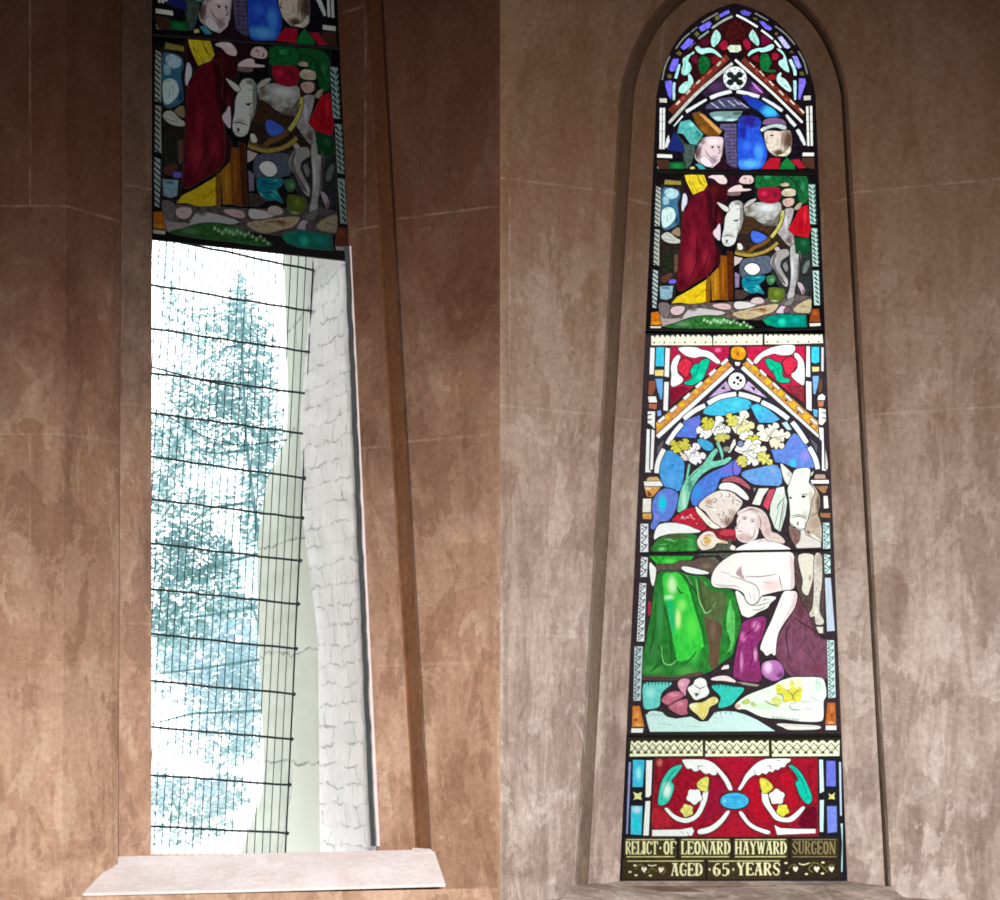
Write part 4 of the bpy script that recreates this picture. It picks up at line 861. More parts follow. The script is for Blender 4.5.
    p.raw('wounded_man/robe', (152, 54, 118), catmull([(743, 623), (750, 619.5), (757, 617.5), (765.5, 618), (762.5, 636), (757.5, 645), (758.5, 660), (761, 680), (748, 681), (737, 678.5), (733.5, 674), (736, 655), (739.5, 637)], 3), lead=1.8, var=.25,
          spots=[('o', 260, 710, 50, 60, (222, 132, 192)), ('o', 130, 820, 40, 60, (214, 110, 178)), ('q', 60, 200, 20, 110, (216, 130, 190)), ('q', 185, 130, 24, 70, (224, 150, 200)), ('q', 150, 320, 110, 50, (130, 50, 96)), ('o', 330, 800, 30, 90, (140, 50, 100))])
    for q in ("o: 280,650 240,740 150,800 140,830", "q: 40,60 30,260", "o: 330,660 300,800", "q: 150,40 160,150 130,260", "o: 190,670 200,760"): K(q, 1.2, (104, 20, 76))
    G('wounded_man/robe', (190, 116, 186), "q: 252,220 310,192 380,192 428,240 438,328 360,368 280,338 247,290", lead=1.4, spots=[('q', 300, 250, 50, 70, (246, 206, 242)), ('q', 410, 320, 40, 50, (120, 66, 120))])
    G('wounded_man/loincloth', (248, 246, 240), "o: 57,372 100,382 180,470 220,500 280,482 320,422 458,422 400,480 370,528 280,568 200,618 140,608 110,568", lead=1.6)
    for q in ("o: 220,550 300,545 360,510", "o: 330,440 400,450", "o: 230,510 300,500 400,470", "o: 320,455 370,448"): K(q, .9, (126, 112, 112))
    p.raw('wounded_man/torso', (253, 242, 242), catmull([(729, 557), (737, 553.5), (760, 552), (780, 552), (792.5, 553.5), (793.5, 565), (794, 575), (793.5, 588), (783, 590), (770, 593), (761.5, 595.5), (758, 600.5), (752, 604.5), (746.5, 600.5), (744, 593.5), (738, 589.5), (728, 587.5), (715.5, 587), (711.5, 582), (713.5, 572), (720, 563.5)], 3), lead=1.8, var=.05,
          spots=[('o', 420, 310, 130, 90, (238, 212, 212)), ('o', 610, 120, 40, 200, (246, 226, 226))])
    F((190, 158, 168), "o: 62,170 110,112 120,180 148,246 70,200")
    for q in ("o: 150,212 300,217 470,190", "o: 490,200 500,260 525,345", "o: 0,207 120,245 250,300 292,370 285,440", "o: 330,265 410,285", "o: 190,380 210,440", "o: 240,390 245,450", "n: 900,165 1000,190"): K(q, .9, (138, 104, 110))
    p.raw('wounded_man/arm', (253, 244, 244), catmull([(784, 592), (790, 591.3), (795.8, 592), (796.8, 597), (794, 608), (786, 619.5), (778.5, 632), (775.8, 645), (775, 655), (771, 653), (766.5, 655.5), (763, 651), (760.5, 648), (765, 635), (772, 620), (778, 605)], 3), lead=1.8, var=.05, spots=[('o', 640, 440, 40, 120, (240, 216, 218))])
    for q in ("q: 260,90 275,130", "q: 300,90 300,140", "q: 335,80 345,130", "o: 540,430 500,540"): K(q, .7, (166, 132, 138))
    p.raw('wounded_man/shoulder', (255, 248, 248), catmull([(736, 549.3), (742, 546), (748, 543.5), (755, 541), (764, 539), (775, 542), (789, 548.3), (788, 549.8), (762, 550), (740, 550)], 2), lead=1.2, var=.05)
    p.raw('wounded_man/shoulder', (250, 236, 236), [(730, 547.5), (732, 545), (735, 547), (735, 550), (731, 549.5)], lead=1.2)
    G('wounded_man/hair', (226, 204, 200), "m: 30,400 70,350 150,322 250,345 310,400 347,500 362,570 420,590 488,650 480,680 400,662 330,652 282,592 240,520", lead=1.0, var=.12, spots=[('m', 120, 360, 130, 50, (236, 218, 216)), ('m', 330, 560, 40, 60, (206, 180, 174)), ('m', 430, 640, 50, 25, (232, 210, 196)), ('m', 290, 450, 30, 70, (226, 196, 192))])
    G('wounded_man/head', (246, 228, 228), "m: 22,432 60,392 120,372 190,385 232,430 240,500 232,580 205,640 140,676 60,668 14,622 6,560 0,528 18,500", lead=0, var=.08, spots=[('m', 240, 480, 30, 110, (226, 196, 194)), ('m', 110, 640, 100, 40, (216, 184, 184)), ('m', 90, 610, 80, 50, (224, 192, 192)), ('m', 20, 460, 20, 30, (255, 246, 246)), ('m', 230, 480, 30, 80, (224, 196, 196))])
    for q in ("m: 70,442 95,432 120,444", "m: 150,466 175,456 200,470", "m: 66,425 95,416 125,428", "m: 150,446 180,438 208,452", "m: 50,450 18,515 8,530 40,536", "m: 22,566 50,558 72,568", "m: 200,520 190,600 150,640", "m: 30,600 60,650", "m: 150,600 120,660", "m: 235,400 255,470 250,560", "m: 70,375 150,345 230,370", "m: 100,360 170,335 260,375", "m: 300,420 320,500", "m: 40,620 80,640", "m: 110,600 130,650", "m: 60,600 90,640", "m: 250,420 270,500", "m: 290,470 320,560", "m: 300,560 350,620", "m: 380,620 450,640", "m: 150,350 220,380", "m: 140,610 180,640"): K(q, .8, (146, 108, 112))
    C((90, 70, 76), 'm', 95, 443, 9, 6); C((90, 70, 76), 'm', 175, 467, 9, 6)
    F((228, 206, 208), "o: 600,10 640,60 645,200 640,330 600,335 612,200")
    F((232, 208, 210), "o: 650,375 668,400 640,520 560,640 500,730 560,600 620,480")
    F((222, 200, 204), "n: 850,290 900,315 1000,318 o: 60,320 110,330 40,300 n: 960,300")
    F((226, 204, 206), "m: 250,640 330,655 400,672 300,665 220,680")
    # ground
    G('white_wedge', (248, 240, 244), "p: 872,270 900,237 940,227 942,258", sm=0, lead=1.1)
    G('white_wedge', (246, 226, 230), "p: 787,352 850,332 930,332 1000,372 998,383 900,368 802,363", lead=1.3)
    G('white_wedge', (168, 152, 142), "q: 0,378 80,388 220,408 200,420 80,402", sm=0, lead=.8)
    G('grass_pane', (112, 216, 210), "p: 170,402 250,387 400,387 418,402 330,480 312,590 270,618 182,623 167,540", lead=1.7, var=.14, spots=[('p', 230, 480, 60, 60, (160, 235, 228))])
    for k in range(8): F((60, 110, 112), f"p: {178+k*30},384 {196+k*30},384 {186+k*30},{412 + (k%2)*8}", sm=0)
    p.raw('grass_pane', (58, 204, 190), catmull([(712, 687.5), (716, 685), (724, 685.2), (735, 687.3), (744, 688.8), (736, 699), (730, 705), (718.5, 707.5), (721, 697)], 3), lead=1.7, var=.14)
    for k in range(6): F((24, 92, 90), f"p: {810+k*33},404 {828+k*33},406 {818+k*33},{432 + (k%2)*8}", sm=0)
    p.raw('grass_pane', (212, 242, 240), [(646, 715), (650, 711.5), (654, 711), (662, 712.5), (667, 717.2), (676, 719), (691, 717), (700, 722), (708, 721.5), (715, 712.5), (724, 711.4), (735, 712), (746, 715.2), (757, 720.2), (776, 731.3), (650, 731.6), (647.5, 722)], lead=1.7, var=.08)
    for k in range(12): F((110, 160, 160), f"p: {200+k*22 if k<8 else 820+(k-8)*45},{672 if k<8 else 655} {208+k*22 if k<8 else 832+(k-8)*45},{668 if k<8 else 652} {210+k*22 if k<8 else 826+(k-8)*45},{700 if k<8 else 684}", sm=0)
    for q in ("p: 800,740 830,750", "p: 820,700 850,720", "p: 870,690 890,710", "p: 300,760 420,770", "p: 560,780 700,790"): K(q, .8, (120, 165, 165))
    G('hillock_pane', (238, 248, 236), "q: 2,592 100,512 220,462 350,412 420,372 520,342 620,340 750,342 808,370 828,500 802,560 802,690 770,738 600,738 450,718 250,698 100,630 30,628", lead=1.9, var=.08, spots=[('q', 300, 600, 150, 40, (214, 236, 205)), ('q', 760, 420, 60, 60, (214, 236, 220))])
    Y1 = (242, 226, 82)
    for q, c in (("q: 372,412 410,402 470,450 540,422 608,430 608,480 590,558 500,558 442,568 440,500 382,490", Y1), ("q: 422,380 478,372 500,430 452,430", (250, 246, 210)), ("q: 542,362 598,352 608,420 552,438", (250, 244, 196)),
                 ("q: 498,372 520,362 540,420 505,428", (246, 232, 110)), ("q: 362,512 410,512 428,578 380,598 322,560", (224, 228, 136)), ("q: 62,560 120,532 138,570 82,588", (202, 214, 116)), ("q: 2,592 50,582 40,618 4,618", (232, 192, 164)), ("q: 150,560 200,580 180,610 140,590", (196, 214, 150))):
        F(c, q)
    for q in ("q: 470,455 520,500 540,560", "q: 600,455 540,480 520,540", "q: 380,490 430,505 440,560", "q: 270,550 320,580 400,605", "q: 490,590 520,630 600,635", "q: 500,580 560,570", "q: 600,560 700,555", "q: 680,520 730,530", "q: 640,630 700,625", "q: 740,360 745,400", "q: 770,380 760,410", "q: 715,540 760,550", "q: 570,430 600,440"): K(q, .9, (92, 98, 80))
    for k in range(14): K(f"q: {340+k*18},{690+k*2} {344+k*18},{715+k*2}", .6, (80, 92, 80), taper=False)
    G('hillock_pane', (238, 234, 224), "q: 382,762 550,770 755,782 748,808 500,813 440,790", lead=1.3)
    K("q: 440,775 750,785", .7, (120, 115, 110))
    PK = (202, 112, 138)
    G('wild_flower/petal', (226, 154, 178), "p: 492,370 530,352 588,365 555,440 545,508 502,450 482,410", lead=1.8, spots=[('p', 520, 400, 30, 40, (240, 180, 200))])
    G('wild_flower/petal', PK, "p: 337,540 400,482 480,467 528,510 440,560 390,588 342,560", lead=1.6, spots=[('p', 440, 500, 60, 25, (226, 146, 168))])
    G('wild_flower/petal', (196, 110, 134), "p: 402,600 558,537 558,640 568,668 500,678 430,640", lead=1.6, spots=[('p', 500, 580, 50, 30, (222, 142, 164))])
    G('wild_flower/petal', WHITE, "p: 572,440 620,407 640,365 690,347 733,370 743,420 763,470 740,508 690,528 640,543 602,500", lead=1.8)
    for q in ("p: 630,410 680,440 730,420", "p: 620,480 660,500", "p: 680,440 670,500", "p: 640,500 650,520"): K(q, .9, (60, 60, 66))
    C((90, 80, 80), 'p', 650, 495, 16)
    G('wild_flower/petal', (246, 224, 142), "p: 587,590 640,572 700,570 790,522 838,532 838,570 770,608 753,660 710,723 662,680 602,630", lead=1.8, spots=[('p', 620, 600, 50, 30, (250, 244, 210)), ('p', 700, 620, 40, 60, (238, 214, 110))])
    # patterned side strips and bases
    for q, c in (("l: 58,490 130,490 130,768 55,768", (238, 242, 248)), ("n: 112,20 176,28 166,217 105,217", (238, 242, 248)), ("n: 98,285 160,285 138,862 70,862", (240, 244, 250)), ("p: 88,60 160,60 140,550 78,550", (196, 214, 222)),
                 ("m: 882,480 940,480 950,732 882,740", (198, 226, 226)), ("m: 892,792 o: 1000,5 1004,182 950,185", (206, 232, 230)), ("o: 950,230 1005,230 q: 905,-85 838,-80", (196, 206, 226)), ("q: 838,5 898,5 912,520 850,530", (206, 230, 228))):
        G('border/patterned_strip', c, q, sm=0, lead=1.3, var=.12)
    strip_marks(p, 644.4, 524.5, 644.2, 551); strip_marks(p, 644.2, 557.5, 643.4, 576); strip_marks(p, 642.9, 584, 640.4, 640.5); strip_marks(p, 638.4, 647, 636.8, 700)
    RC = (52, 78, 84)
    strip_marks(p, 826.2, 524, 826.8, 548, col=RC); strip_marks(p, 827.5, 555, 828, 573, col=RC); strip_marks(p, 830.5, 641, 832, 698, col=RC)
    G('border/shaft_base', (222, 132, 62), "p: 72,602 130,602 173,788 67,788", sm=0, lead=1.2, spots=[('p', 110, 680, 30, 40, (240, 160, 80)), ('p', 95, 725, 20, 12, (130, 60, 20)), ('p', 120, 770, 40, 20, (240, 180, 110))])
    G('border/shaft_base', WHITE, "p: 62,805 165,805 158,840 57,840", sm=0, lead=1)
    G('border/shaft_base', (192, 102, 52), "q: 842,572 908,572 918,768 822,768", sm=0, lead=1.2, spots=[('q', 880, 620, 25, 40, (212, 122, 70)), ('q', 880, 690, 20, 12, (130, 60, 20)), ('q', 870, 750, 40, 15, (226, 170, 110))])
    G('border/shaft_base', WHITE, "q: 827,780 918,780 918,815 827,815", sm=0, lead=1)
    return p
# ------------------------------------------------------------------ base of the window: scrolls on ruby and the inscription
# condensed capitals drawn in a unit box (x right, y down): lists of (width, polyline)
T_, n_ = .30, .13
GLY = {
 'R': [(T_, "0.2,0 0.2,1"), (n_, "0,0.04 0.6,0.06 0.85,0.25 0.6,0.47 0.2,0.5"), (.24, "0.72,0.12 0.8,0.26 0.7,0.4"), (.24, "0.45,0.5 0.85,0.97"), (n_, "0,0.96 0.42,0.96"), (n_, "0.7,0.96 1,0.96")],
 'E': [(T_, "0.2,0 0.2,1"), (n_, "0,0.05 0.92,0.05 0.95,0.2"), (n_, "0.2,0.5 0.7,0.5"), (n_, "0,0.95 0.92,0.95 0.97,0.78"), (.1, "0.7,0.38 0.7,0.62")],
 'L': [(T_, "0.24,0 0.24,1"), (n_, "0,0.04 0.5,0.04"), (n_, "0,0.95 0.9,0.95 0.96,0.72")],
 'I': [(.5, "0.5,0 0.5,1"), (n_, "0,0.04 1,0.04"), (n_, "0,0.96 1,0.96")],
 'C': [(T_, "0.5,0.04 0.22,0.2 0.18,0.5 0.22,0.8 0.5,0.96"), (n_, "0.4,0.04 0.8,0.08 0.9,0.28"), (n_, "0.4,0.96 0.8,0.92 0.92,0.74")],
 'T': [(T_, "0.5,0 0.5,1"), (n_, "0.02,0.25 0.05,0.05 0.95,0.05 0.98,0.25"), (n_, "0.25,0.96 0.75,0.96")],
 'O': [(T_, "0.5,0.02 0.22,0.2 0.17,0.5 0.22,0.8 0.5,0.98"), (T_, "0.5,0.02 0.78,0.2 0.83,0.5 0.78,0.8 0.5,0.98")],
 'F': [(T_, "0.2,0 0.2,1"), (n_, "0,0.05 0.92,0.05 0.96,0.22"), (n_, "0.2,0.5 0.7,0.5"), (n_, "0,0.96 0.45,0.96")],
 'N': [(n_, "0.14,0 0.14,1"), (T_, "0.14,0.02 0.82,0.98"), (n_, "0.86,0 0.86,1"), (.1, "0,0.04 0.3,0.04"), (.1, "0.7,0.04 1,0.04"), (.1, "0,0.96 0.3,0.96")],
 'A': [(n_, "0.45,0.08 0.12,1"), (T_, "0.55,0.05 0.82,1"), (n_, "0.25,0.62 0.7,0.62"), (n_, "0.15,0.05 0.85,0.05"), (.1, "0,0.96 0.28,0.96"), (.1, "0.62,0.96 1,0.96")],
 'D': [(T_, "0.2,0 0.2,1"), (n_, "0,0.05 0.5,0.05 0.75,0.2"), (n_, "0,0.95 0.5,0.95 0.75,0.8"), (T_, "0.68,0.14 0.84,0.36 0.84,0.64 0.68,0.86")],
 'H': [(T_, "0.18,0 0.18,1"), (T_, "0.82,0 0.82,1"), (n_, "0.2,0.5 0.8,0.5"), (.1, "0,0.04 0.36,0.04"), (.1, "0.64,0.04 1,0.04"), (.1, "0,0.96 0.36,0.96"), (.1, "0.64,0.96 1,0.96")],
 'Y': [(T_, "0.14,0.02 0.5,0.52"), (n_, "0.88,0.02 0.52,0.5"), (T_, "0.5,0.5 0.5,1"), (.1, "0,0.04 0.34,0.04"), (.1, "0.7,0.04 1,0.04"), (.1, "0.26,0.96 0.74,0.96")],
 'W': [(.24, "0.1,0.02 0.3,0.98"), (.1, "0.3,0.98 0.5,0.1"), (.24, "0.5,0.05 0.7,0.98"), (.1, "0.7,0.98 0.92,0.02"), (.1, "0,0.04 0.26,0.04"), (.1, "0.78,0.04 1,0.04")],
 'S': [(n_, "0.9,0.26 0.75,0.06 0.4,0.04 0.2,0.18"), (.28, "0.2,0.2 0.3,0.4 0.7,0.58 0.82,0.78"), (n_, "0.82,0.8 0.62,0.96 0.28,0.94 0.08,0.72")],
 'U': [(T_, "0.18,0 0.18,0.7 0.4,0.95"), (n_, "0.4,0.95 0.7,0.9 0.84,0.7 0.84,0"), (.1, "0,0.04 0.38,0.04"), (.1, "0.66,0.04 1,0.04")],
 'G': [(T_, "0.5,0.04 0.22,0.2 0.18,0.5 0.22,0.8 0.5,0.96"), (n_, "0.4,0.04 0.8,0.08 0.9,0.28"), (n_, "0.4,0.96 0.8,0.92 0.84,0.6"), (n_, "0.55,0.58 1,0.58")],
 '6': [(n_, "0.85,0.05 0.45,0.1 0.25,0.35"), (T_, "0.28,0.3 0.2,0.6 0.32,0.9"), (n_, "0.3,0.95 0.6,0.97 0.78,0.85"), (T_, "0.78,0.5 0.85,0.7 0.76,0.88"), (n_, "0.25,0.55 0.5,0.42 0.78,0.5")],
 '5': [(n_, "0.22,0.06 0.92,0.04"), (n_, "0.24,0.04 0.2,0.46"), (n_, "0.2,0.46 0.5,0.4 0.76,0.5"), (T_, "0.76,0.48 0.84,0.68 0.72,0.88"), (n_, "0.74,0.9 0.4,0.98 0.1,0.9")],
}
WID = {'I': .6, 'W': 1.25, 'N': 1.1, 'H': 1.08, 'A': 1.05, 'F': .9, 'L': .9, 'E': .92}

def word(p, txt, x0, x1, y0, y1, col):
    tot = sum(WID.get(c, 1) for c in txt); gap = .12
    unit = (x1 - x0) / (tot + gap * (len(txt) - 1))
    x = x0
    for c in txt:
        w = WID.get(c, 1) * unit
        for wd, pl in GLY[c]:
            pts = [(x + float(t.split(',')[0]) * w, y0 + float(t.split(',')[1]) * (y1 - y0)) for t in pl.split()]
            p.raw(None, col, ribbon(pts, max(1.0, wd * unit * 1.1), len(pts) > 2), paint=True, var=.1)
        x += w + gap * unit

def lobes(cx, cy, r, n=5, d=.10, ph=0.3):
    return [(cx + r * (1 - d + d * math.cos(n * t)) * math.cos(t + ph), cy + r * (1 - d + d * math.cos(n * t)) * math.sin(t + ph)) for t in [2 * math.pi * k / 40 for k in range(40)]]

def art_base():
    p = Panel(734.6, .3); G, Bd, K, F, C = p.G, p.Bd, p.K, p.F, p.C
    BK = (34, 32, 40); RUBY = (164, 24, 46)
    out = [(620, 735), (847, 735), (851, 790), (856, 884), (611, 884), (615, 800)]
    p.raw('ground_pane', BK, out, lead=2.0, var=.2)
    p.raw('lattice_strip/strip_ground', (50, 48, 30), [(628, 735), (840.5, 735), (841.5, 757), (627, 757.5)], lead=0)
    CR = (250, 248, 216)
    for (x0, x1, xb0, xb1) in ((631, 702.6, 629.6, 702.8), (705.4, 768.6, 705.2, 769), (771.6, 839.6, 772, 839.4)):
        p.raw('lattice_strip/lattice_pane', CR, [(x0, 740.8), (x1, 740.2), (xb1, 756), (xb0, 756.6)], lead=1.1, var=.08)
        n = round((x1 - x0) / 15.6); st = (x1 - x0) / n
        ink = (66, 60, 34)
        for k in range(n):
            x = x0 + k * st; h = st / 2
            for (tx, s0) in ((x, 1), (x + h, 1)):
                p.raw(None, ink, [(tx - 2.6, 753.6), (tx + .2, 750.4), (tx + 2.8, 753.6)], paint=True)
                p.raw(None, ink, [(tx - 3.2 + h / 2, 740.2), (tx + h / 2, 743.2), (tx + 3.2 + h / 2, 740.2)], paint=True)
            p.K(f"z: {x+1.2},751.5 {x+h},743 {x+st-1.2},751.5", .9, ink, sm=False, taper=False)
            p.K(f"z: {x-h*.6+h},746.5 {x+h},749.8 {x+h*1.6},746.5 {x+h},743.8", .7, ink, sm=False, taper=False)
            p.K(f"z: {x+.4},743.5 {x+h*.55},748.5 {x+h*.9},752", .9, ink, sm=False, taper=False)
            p.K(f"z: {x+st-.4},743.5 {x+h*1.45},748.5 {x+h*1.1},752", .9, ink, sm=False, taper=False)
    # side borders
    for q, c in (("r: 72,225 92,225 66,825 50,825", (152, 152, 212)), ("r: 107,205 205,210 190,433 103,433", (66, 200, 242)), ("r: 92,590 188,590 178,833 87,828", (70, 205, 240)),
                 ("r: 217,210 270,210 258,500 240,520 212,518", WHITE), ("r: 212,552 253,548 240,838 192,838", WHITE), ("s: 742,205 775,205 783,468 747,488", (214, 242, 244)), ("s: 747,542 783,540 778,808 747,808", (208, 240, 242)),
                 ("s: 802,215 878,215 883,428 802,428", (112, 118, 226)), ("s: 807,592 888,592 893,808 812,818", (124, 140, 232)), ("s: 907,225 925,225 933,678 917,668", (196, 216, 236)), ("s: 920,737 940,737 u: 938,350 922,352 s: 935,900", (186, 222, 230))):
        sp = []
        if c[0] == 66: sp = [('r', 155, 320, 30, 70, (160, 240, 248))]
        if c[0] == 70: sp = [('r', 140, 620, 50, 40, (200, 225, 250)), ('r', 135, 740, 30, 70, (20, 215, 230))]
        G('border/border_pane', c, q, sm=0, lead=1.2, var=.15, spots=sp)
    for q, c in (("r: 107,472 145,490 185,472 172,510 185,543 142,530 110,543 125,510", (246, 236, 160)), ("s: 817,482 845,500 878,477 867,510 875,538 842,530 817,538 830,510", (226, 214, 130))):
        G('border/border_cross', c, q, sm=0, lead=.7)
    # ruby ground and scrolls
    p.raw('ruby_ground', RUBY, [(654.4, 758), (817.4, 757.6), (818.6, 836.2), (650.8, 837)], lead=1.2, var=.3, streak=1.4)
    G('ruby_pane', (182, 24, 52), "r: 800,190 s: 190,188 150,260 90,350 50,440 r: 955,440 920,350 870,280", lead=.8, var=.25)
    G('ruby_pane', (182, 28, 52), "s: 40,650 140,760 250,850 r: 680,850 780,820 880,740", sm=0, lead=.8, var=.25)
    G('ruby_pane', (112, 14, 40), "s: 560,740 640,600 720,600 725,775 600,770", sm=0, lead=1, var=.3)
    G('ruby_pane', (186, 22, 44), "s: 110,470 150,380 235,365 255,500 300,640 330,740 250,720 160,640", lead=.9, var=.22)
    G('ruby_pane', (186, 22, 44), "s: 390,360 470,300 530,370 540,450 570,540 560,600 500,600 470,520 450,440", lead=.9, var=.22)
    G('ruby_pane', (150, 26, 44), "r: 290,195 500,190 430,270 360,350 310,470 280,500", sm=0, lead=.9, var=.35, spots=[('r', 330, 230, 30, 40, (200, 110, 110))])
    G('ruby_pane', (158, 24, 56), "r: 760,380 830,370 890,470 820,540 850,620 750,690 700,720 720,560", lead=.9, var=.25)
    G('ruby_pane', (186, 38, 54), "r: 275,610 370,640 450,740 380,770 275,770", lead=.9, var=.25)
    G('scroll/white_leaf', WHITE, "r: 522,205 640,202 720,207 790,242 858,312 908,380 938,453 905,458 870,390 815,318 800,332 770,335 742,318 720,326 690,312 668,290 640,304 612,300 590,278 565,284 545,262 532,240", lead=1.6)
    G('scroll/white_leaf', WHITE, "s: 65,453 100,390 130,330 200,252 260,212 330,197 498,197 492,228 470,240 455,268 425,270 402,292 375,288 355,310 325,304 300,328 268,318 240,338 205,332 150,372 95,453", lead=1.6)
    for q in ("r: 650,250 655,290", "r: 650,262 690,255", "r: 800,300 820,320", "s: 200,295 210,325", "s: 330,250 345,290", "s: 390,210 420,215", "s: 345,262 310,255"): K(q, 1.2, (58, 62, 80))
    G('scroll/teal_leaf', (60, 206, 186), "r: 500,247 518,260 470,330 430,380 450,420 440,480 400,560 350,588 317,570 322,500 342,400 400,302 450,262", lead=1.7, var=.16, spots=[('r', 390, 460, 45, 80, (226, 248, 246))])
    G('scroll/teal_leaf', (20, 198, 172), "s: 487,260 520,252 588,310 648,420 683,520 668,568 630,568 580,500 560,440 542,400 568,370 530,302", lead=1.7, var=.16)
    for q in ("r: 480,270 400,370 350,500", "s: 520,270 600,380 650,520", "s: 540,380 580,375"): K(q, .8, (16, 120, 110))
    G('scroll/white_tendril', WHITE, "r: 372,620 395,607 450,660 530,692 610,672 660,600 682,520 702,440 738,360 735,480 715,570 660,678 580,728 510,728 440,695", lead=1.6)
    G('scroll/yellow_bud', (236, 226, 112), "r: 738,360 702,352 642,400 650,440 690,468 728,463", lead=1.2)
    p.raw('scroll/white_flower', WHITE, lobes(694.3, 796.5, 8.3), lead=1.3)
    p.raw('scroll/yellow_bud', (242, 224, 124), lobes(687, 810.5, 6.8, ph=.6), lead=1.3)
    G('scroll/white_tendril', WHITE, "s: 250,372 262,480 272,560 332,650 380,708 470,728 540,708 623,612 600,597 540,650 480,688 420,678 370,630 330,560 310,480", lead=1.6)
    G('scroll/yellow_bud', (240, 222, 84), "s: 247,367 300,367 358,430 330,468 290,488 262,460", lead=1.2)
    p.raw('scroll/white_flower', WHITE, lobes(776.8, 796.8, 8.2, ph=.9), lead=1.3)
    p.raw('scroll/yellow_bud', (242, 224, 74), lobes(782.6, 810.3, 6.6), lead=1.3)
    K("r: 680,490 690,540", 1.0, (70, 70, 40)); K("s: 300,400 330,430", .8, (150, 130, 40)); K("r: 640,420 680,400", .8, (150, 130, 40))
    p.raw('scroll/centre_boss', (70, 186, 240), circ(734.5, 800.8, 14.6, 8.4, 20), lead=2.4, spots=[('r', 960, 520, 50, 20, (40, 160, 225)), ('r', 870, 550, 20, 20, (130, 215, 245))])
    K("r: 870,520 s: 60,515", .8, (40, 120, 190)); K("r: 880,570 s: 50,570", .7, (40, 120, 190))
    G('scroll/white_tendril', WHITE, "r: 267,790 510,787 600,767 618,800 600,838 530,843 267,843", sm=0, lead=1.4)
    G('scroll/white_tendril', WHITE, "r: 652,790 750,760 830,700 890,632 913,645 850,738 760,808 662,828", lead=1.6)
    G('scroll/white_tendril', WHITE, "s: 72,645 105,642 160,720 240,770 333,800 320,828 260,813 170,770 112,710", lead=1.6)
    G('scroll/white_tendril', WHITE, "s: 367,747 420,775 550,782 713,782 713,820 600,823 392,833", sm=0, lead=1.4)
    K("r: 510,800 530,830", 1.0, (80, 84, 96)); K("r: 560,810 575,835", 1.0, (80, 84, 96))
    # inscription
    OL, CRM, DIM = (74, 62, 36), (246, 238, 190), (150, 132, 92)
    p.raw('inscription_band/band_ground', (40, 34, 24), [(621.5, 838), (839.5, 837), (841, 879), (620, 880.5)], lead=1.2, var=.3)
    V0, V1 = 841.2, 854.3
    for nm, x0, x1, txt, tx0, tx1, col, bg in (('word_pane', 624.5, 676.5, 'RELICT', 625.6, 657.5, CRM, OL), ('word_pane', 679.5, 731, 'LEONARD', 681, 730.4, CRM, OL),
                                      ('word_pane', 733.2, 788, 'HAYWARD', 735, 786.6, CRM, OL), ('word_pane', 790.5, 838.6, 'SURGEON', 792.2, 835.6, DIM, (58, 46, 34))):
        p.raw('inscription_band/' + nm, bg, [(x0, 838.6), (x1, 838.4), (x1, 858.4), (x0, 858.6)], lead=.8, var=.25)
        word(p, txt, tx0, tx1, V0, V1, col)
        rc = (226, 214, 150) if col is CRM else (140, 126, 84)
        for y in (839.6, 856.7): p.raw(None, rc, [(x0 + 2, y - .5), (x1 - 2, y - .6), (x1 - 2, y + .5), (x0 + 2, y + .6)], paint=True)
        if txt == 'RELICT':
            word(p, 'OF', 663.5, 676, V0, V1, CRM); p.raw(None, CRM, circ(660.4, 848, 1.1, 1.4, 8), paint=True)
    V0, V1 = 863, 875.8
    for x0, x1 in ((622.5, 705), (707.5, 781.5), (783.2, 839.4)):
        p.raw('inscription_band/word_pane', (70, 58, 36) if x0 < 780 else (56, 44, 32), [(x0, 859.6), (x1, 859.4), (x1, 878.6), (x0, 879)], lead=.8, var=.25)
        if x0 < 780: p.raw(None, (228, 214, 150), [(x0 + 5 if x0 < 700 else x0 + 1, 860.6), (x1 - 1.5, 860.4), (x1 - 1.5, 861.5), (x0 + 5 if x0 < 700 else x0 + 1, 861.7)], paint=True)
    word(p, 'AGED', 671, 702.5, V0, V1, CRM); word(p, '65', 712.5, 729.5, V0, V1, CRM); word(p, 'YEARS', 737, 780.5, V0 - .5, V1 - .5, CRM)
    for x in (709.6, 733.3): p.raw(None, (226, 214, 180), circ(x, 869.5, 1.2, 1.5, 8), paint=True)
    def heart(x, y, r, flip=1):
        p.raw(None, (250, 240, 214), [(x - r * .9, y - r * .3), (x - r * .45, y - r), (x, y - r * .45), (x + r * .5, y - r * .9), (x + r, y - .2 * r), (x + r * .5, y + r * .5), (x + flip * r * .25, y + r * 1.1), (x - r * .6, y + r * .45)], paint=True)
    heart(644, 869.5, 3.1); heart(661, 869.8, 3.0, -1); heart(795.5, 869, 2.9); heart(816.6, 869, 3.2); heart(831.4, 869, 3.0)
    for (x, y) in ((630, 872), (635, 865.5), (636, 875.2), (650.5, 875.6), (786, 863), (787, 873), (806.5, 874), (823, 862.5), (822.5, 873.5)):
        p.raw(None, (244, 232, 196), circ(x, y, 1.8, 1.1, 8), paint=True)
    for q, c in (("z: 648,865 652,865.8 656.5,865", (244, 232, 196)), ("u: 575,278 610,290 660,275", (240, 230, 190)), ("u: 660,278 720,275 770,305 812,352", (130, 116, 60)), ("u: 690,290 655,320 690,355", (130, 116, 60)), ("u: 780,330 840,290 870,300", (120, 106, 58)),
                 ("t: 170,330 200,290 240,300", (130, 116, 60)), ("t: 270,360 310,320 350,350", (130, 116, 60)), ("t: 400,300 420,340 390,370", (130, 116, 60)), ("u: 490,320 520,290 560,300", (120, 106, 58))):
        p.raw(None, c, ribbon(P_(q), 1.2), paint=True)
    return p
